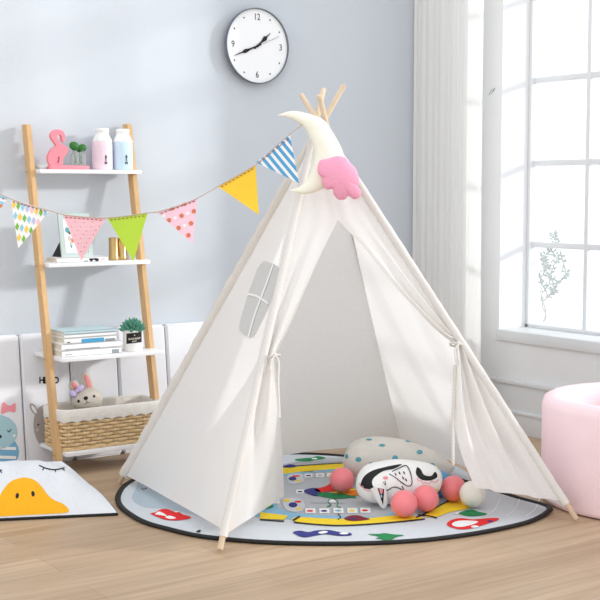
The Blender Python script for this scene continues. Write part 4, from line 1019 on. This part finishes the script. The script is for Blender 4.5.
for pth in ([(39, 465.5), (46, 468.5), (53, 469.8), (59, 469.3), (64.5, 467.8)], [(-18, 469.5), (-10, 472.5), (-4, 472), (2, 470)]): dm.patch(stroke(smoothpts(pth, 4), 1.2), D, 'black', 3)
for a, b_ in (((44, 467.8), (42.5, 470.5)), ((55, 469.6), (55.6, 472.3)), ((62, 468.6), (64.6, 470.8)), ((0, 470.8), (2, 473))): dm.patch(stroke([a, b_], 1.1), D, 'black', 3)
dm.build('front_cover', dk, 180)
bb = MB()
def dback(u, v):
    f = dfront(2*u-1, v); e = min(1, 6*u, 6*(1-u), 5*v, 5*(1-v))
    base_ = Vector((f.x, f.y, 0))
    zed = max(.006, dfront(1, v).z) if False else f.z
    lo = lerp(f.z-.004, .005, min(1, e*1.0))
    if v < .1: lo = lerp(.003, lo, v/.1)
    return Vector((f.x, f.y, lo))
bb.grid(dback, NU, NV, 'black', flip=True)
rim = [dfront(2*i/40-1, 0) for i in range(41)]; bb.tube([p-Vector((0, 0, .004))-bkd*.001 for p in rim], .005, 'black', 8)
rimr = [dfront(1, i/20) for i in range(21)]; bb.tube([p-Vector((0, 0, .006)) for p in rimr], .005, 'black', 8)
tag(bb.build('back_cover', dk, 180), 'black back cover')

# ------------------------------------------------------------------ foam ball pit / pouf at right
PC = Vector((-.534, -1.868, 0)); PR = .360
pfm = thing('foam_pouf', PC, 'round pink plush foam tub beside the window at the right edge', 'tub')
H = .376
MB().lathe([(PR-.02, 0.001), (PR-.004, .006), (PR, .02), (PR, H-.035), (PR-.008, H-.010), (PR-.028, H), (PR-.062, H), (PR-.082, H-.012), (PR-.09, H-.04), (PR-.09, .075)], PC, 'pouf', 80, True, False).build('foam_wall', pfm, 60)
MB().lathe([(PR-.0895, .07), (.18, .085), (.001, .088)], PC, 'poufin', 60, False, True).build('base_pad', pfm, 60)

# ------------------------------------------------------------------ light
wd = bpy.data.worlds.new('world'); S.world = wd; wd.use_nodes = True
bg = wd.node_tree.nodes['Background']; bg.inputs[0].default_value = (.955, .975, 1, 1); bg.inputs[1].default_value = 1.0
sd = bpy.data.lights.new('sun', 'SUN'); so = bpy.data.objects.new('sun', sd); COL.objects.link(so)
sd.energy = 2.5; sd.angle = math.radians(4.5); sd.color = (1, .97, .92)
so.rotation_euler = Vector((-1.5, 1, -.48)).to_track_quat('-Z', 'Y').to_euler(); so.location = (3, -4, 3)
S.view_settings.view_transform = 'Standard'; S.view_settings.look = 'None'; S.view_settings.gamma = 1; S.view_settings.exposure = .45
S.view_settings.use_curve_mapping = False
S.cycles.use_denoising = True; S.cycles.transparent_max_bounces = 16; S.cycles.max_bounces = 10
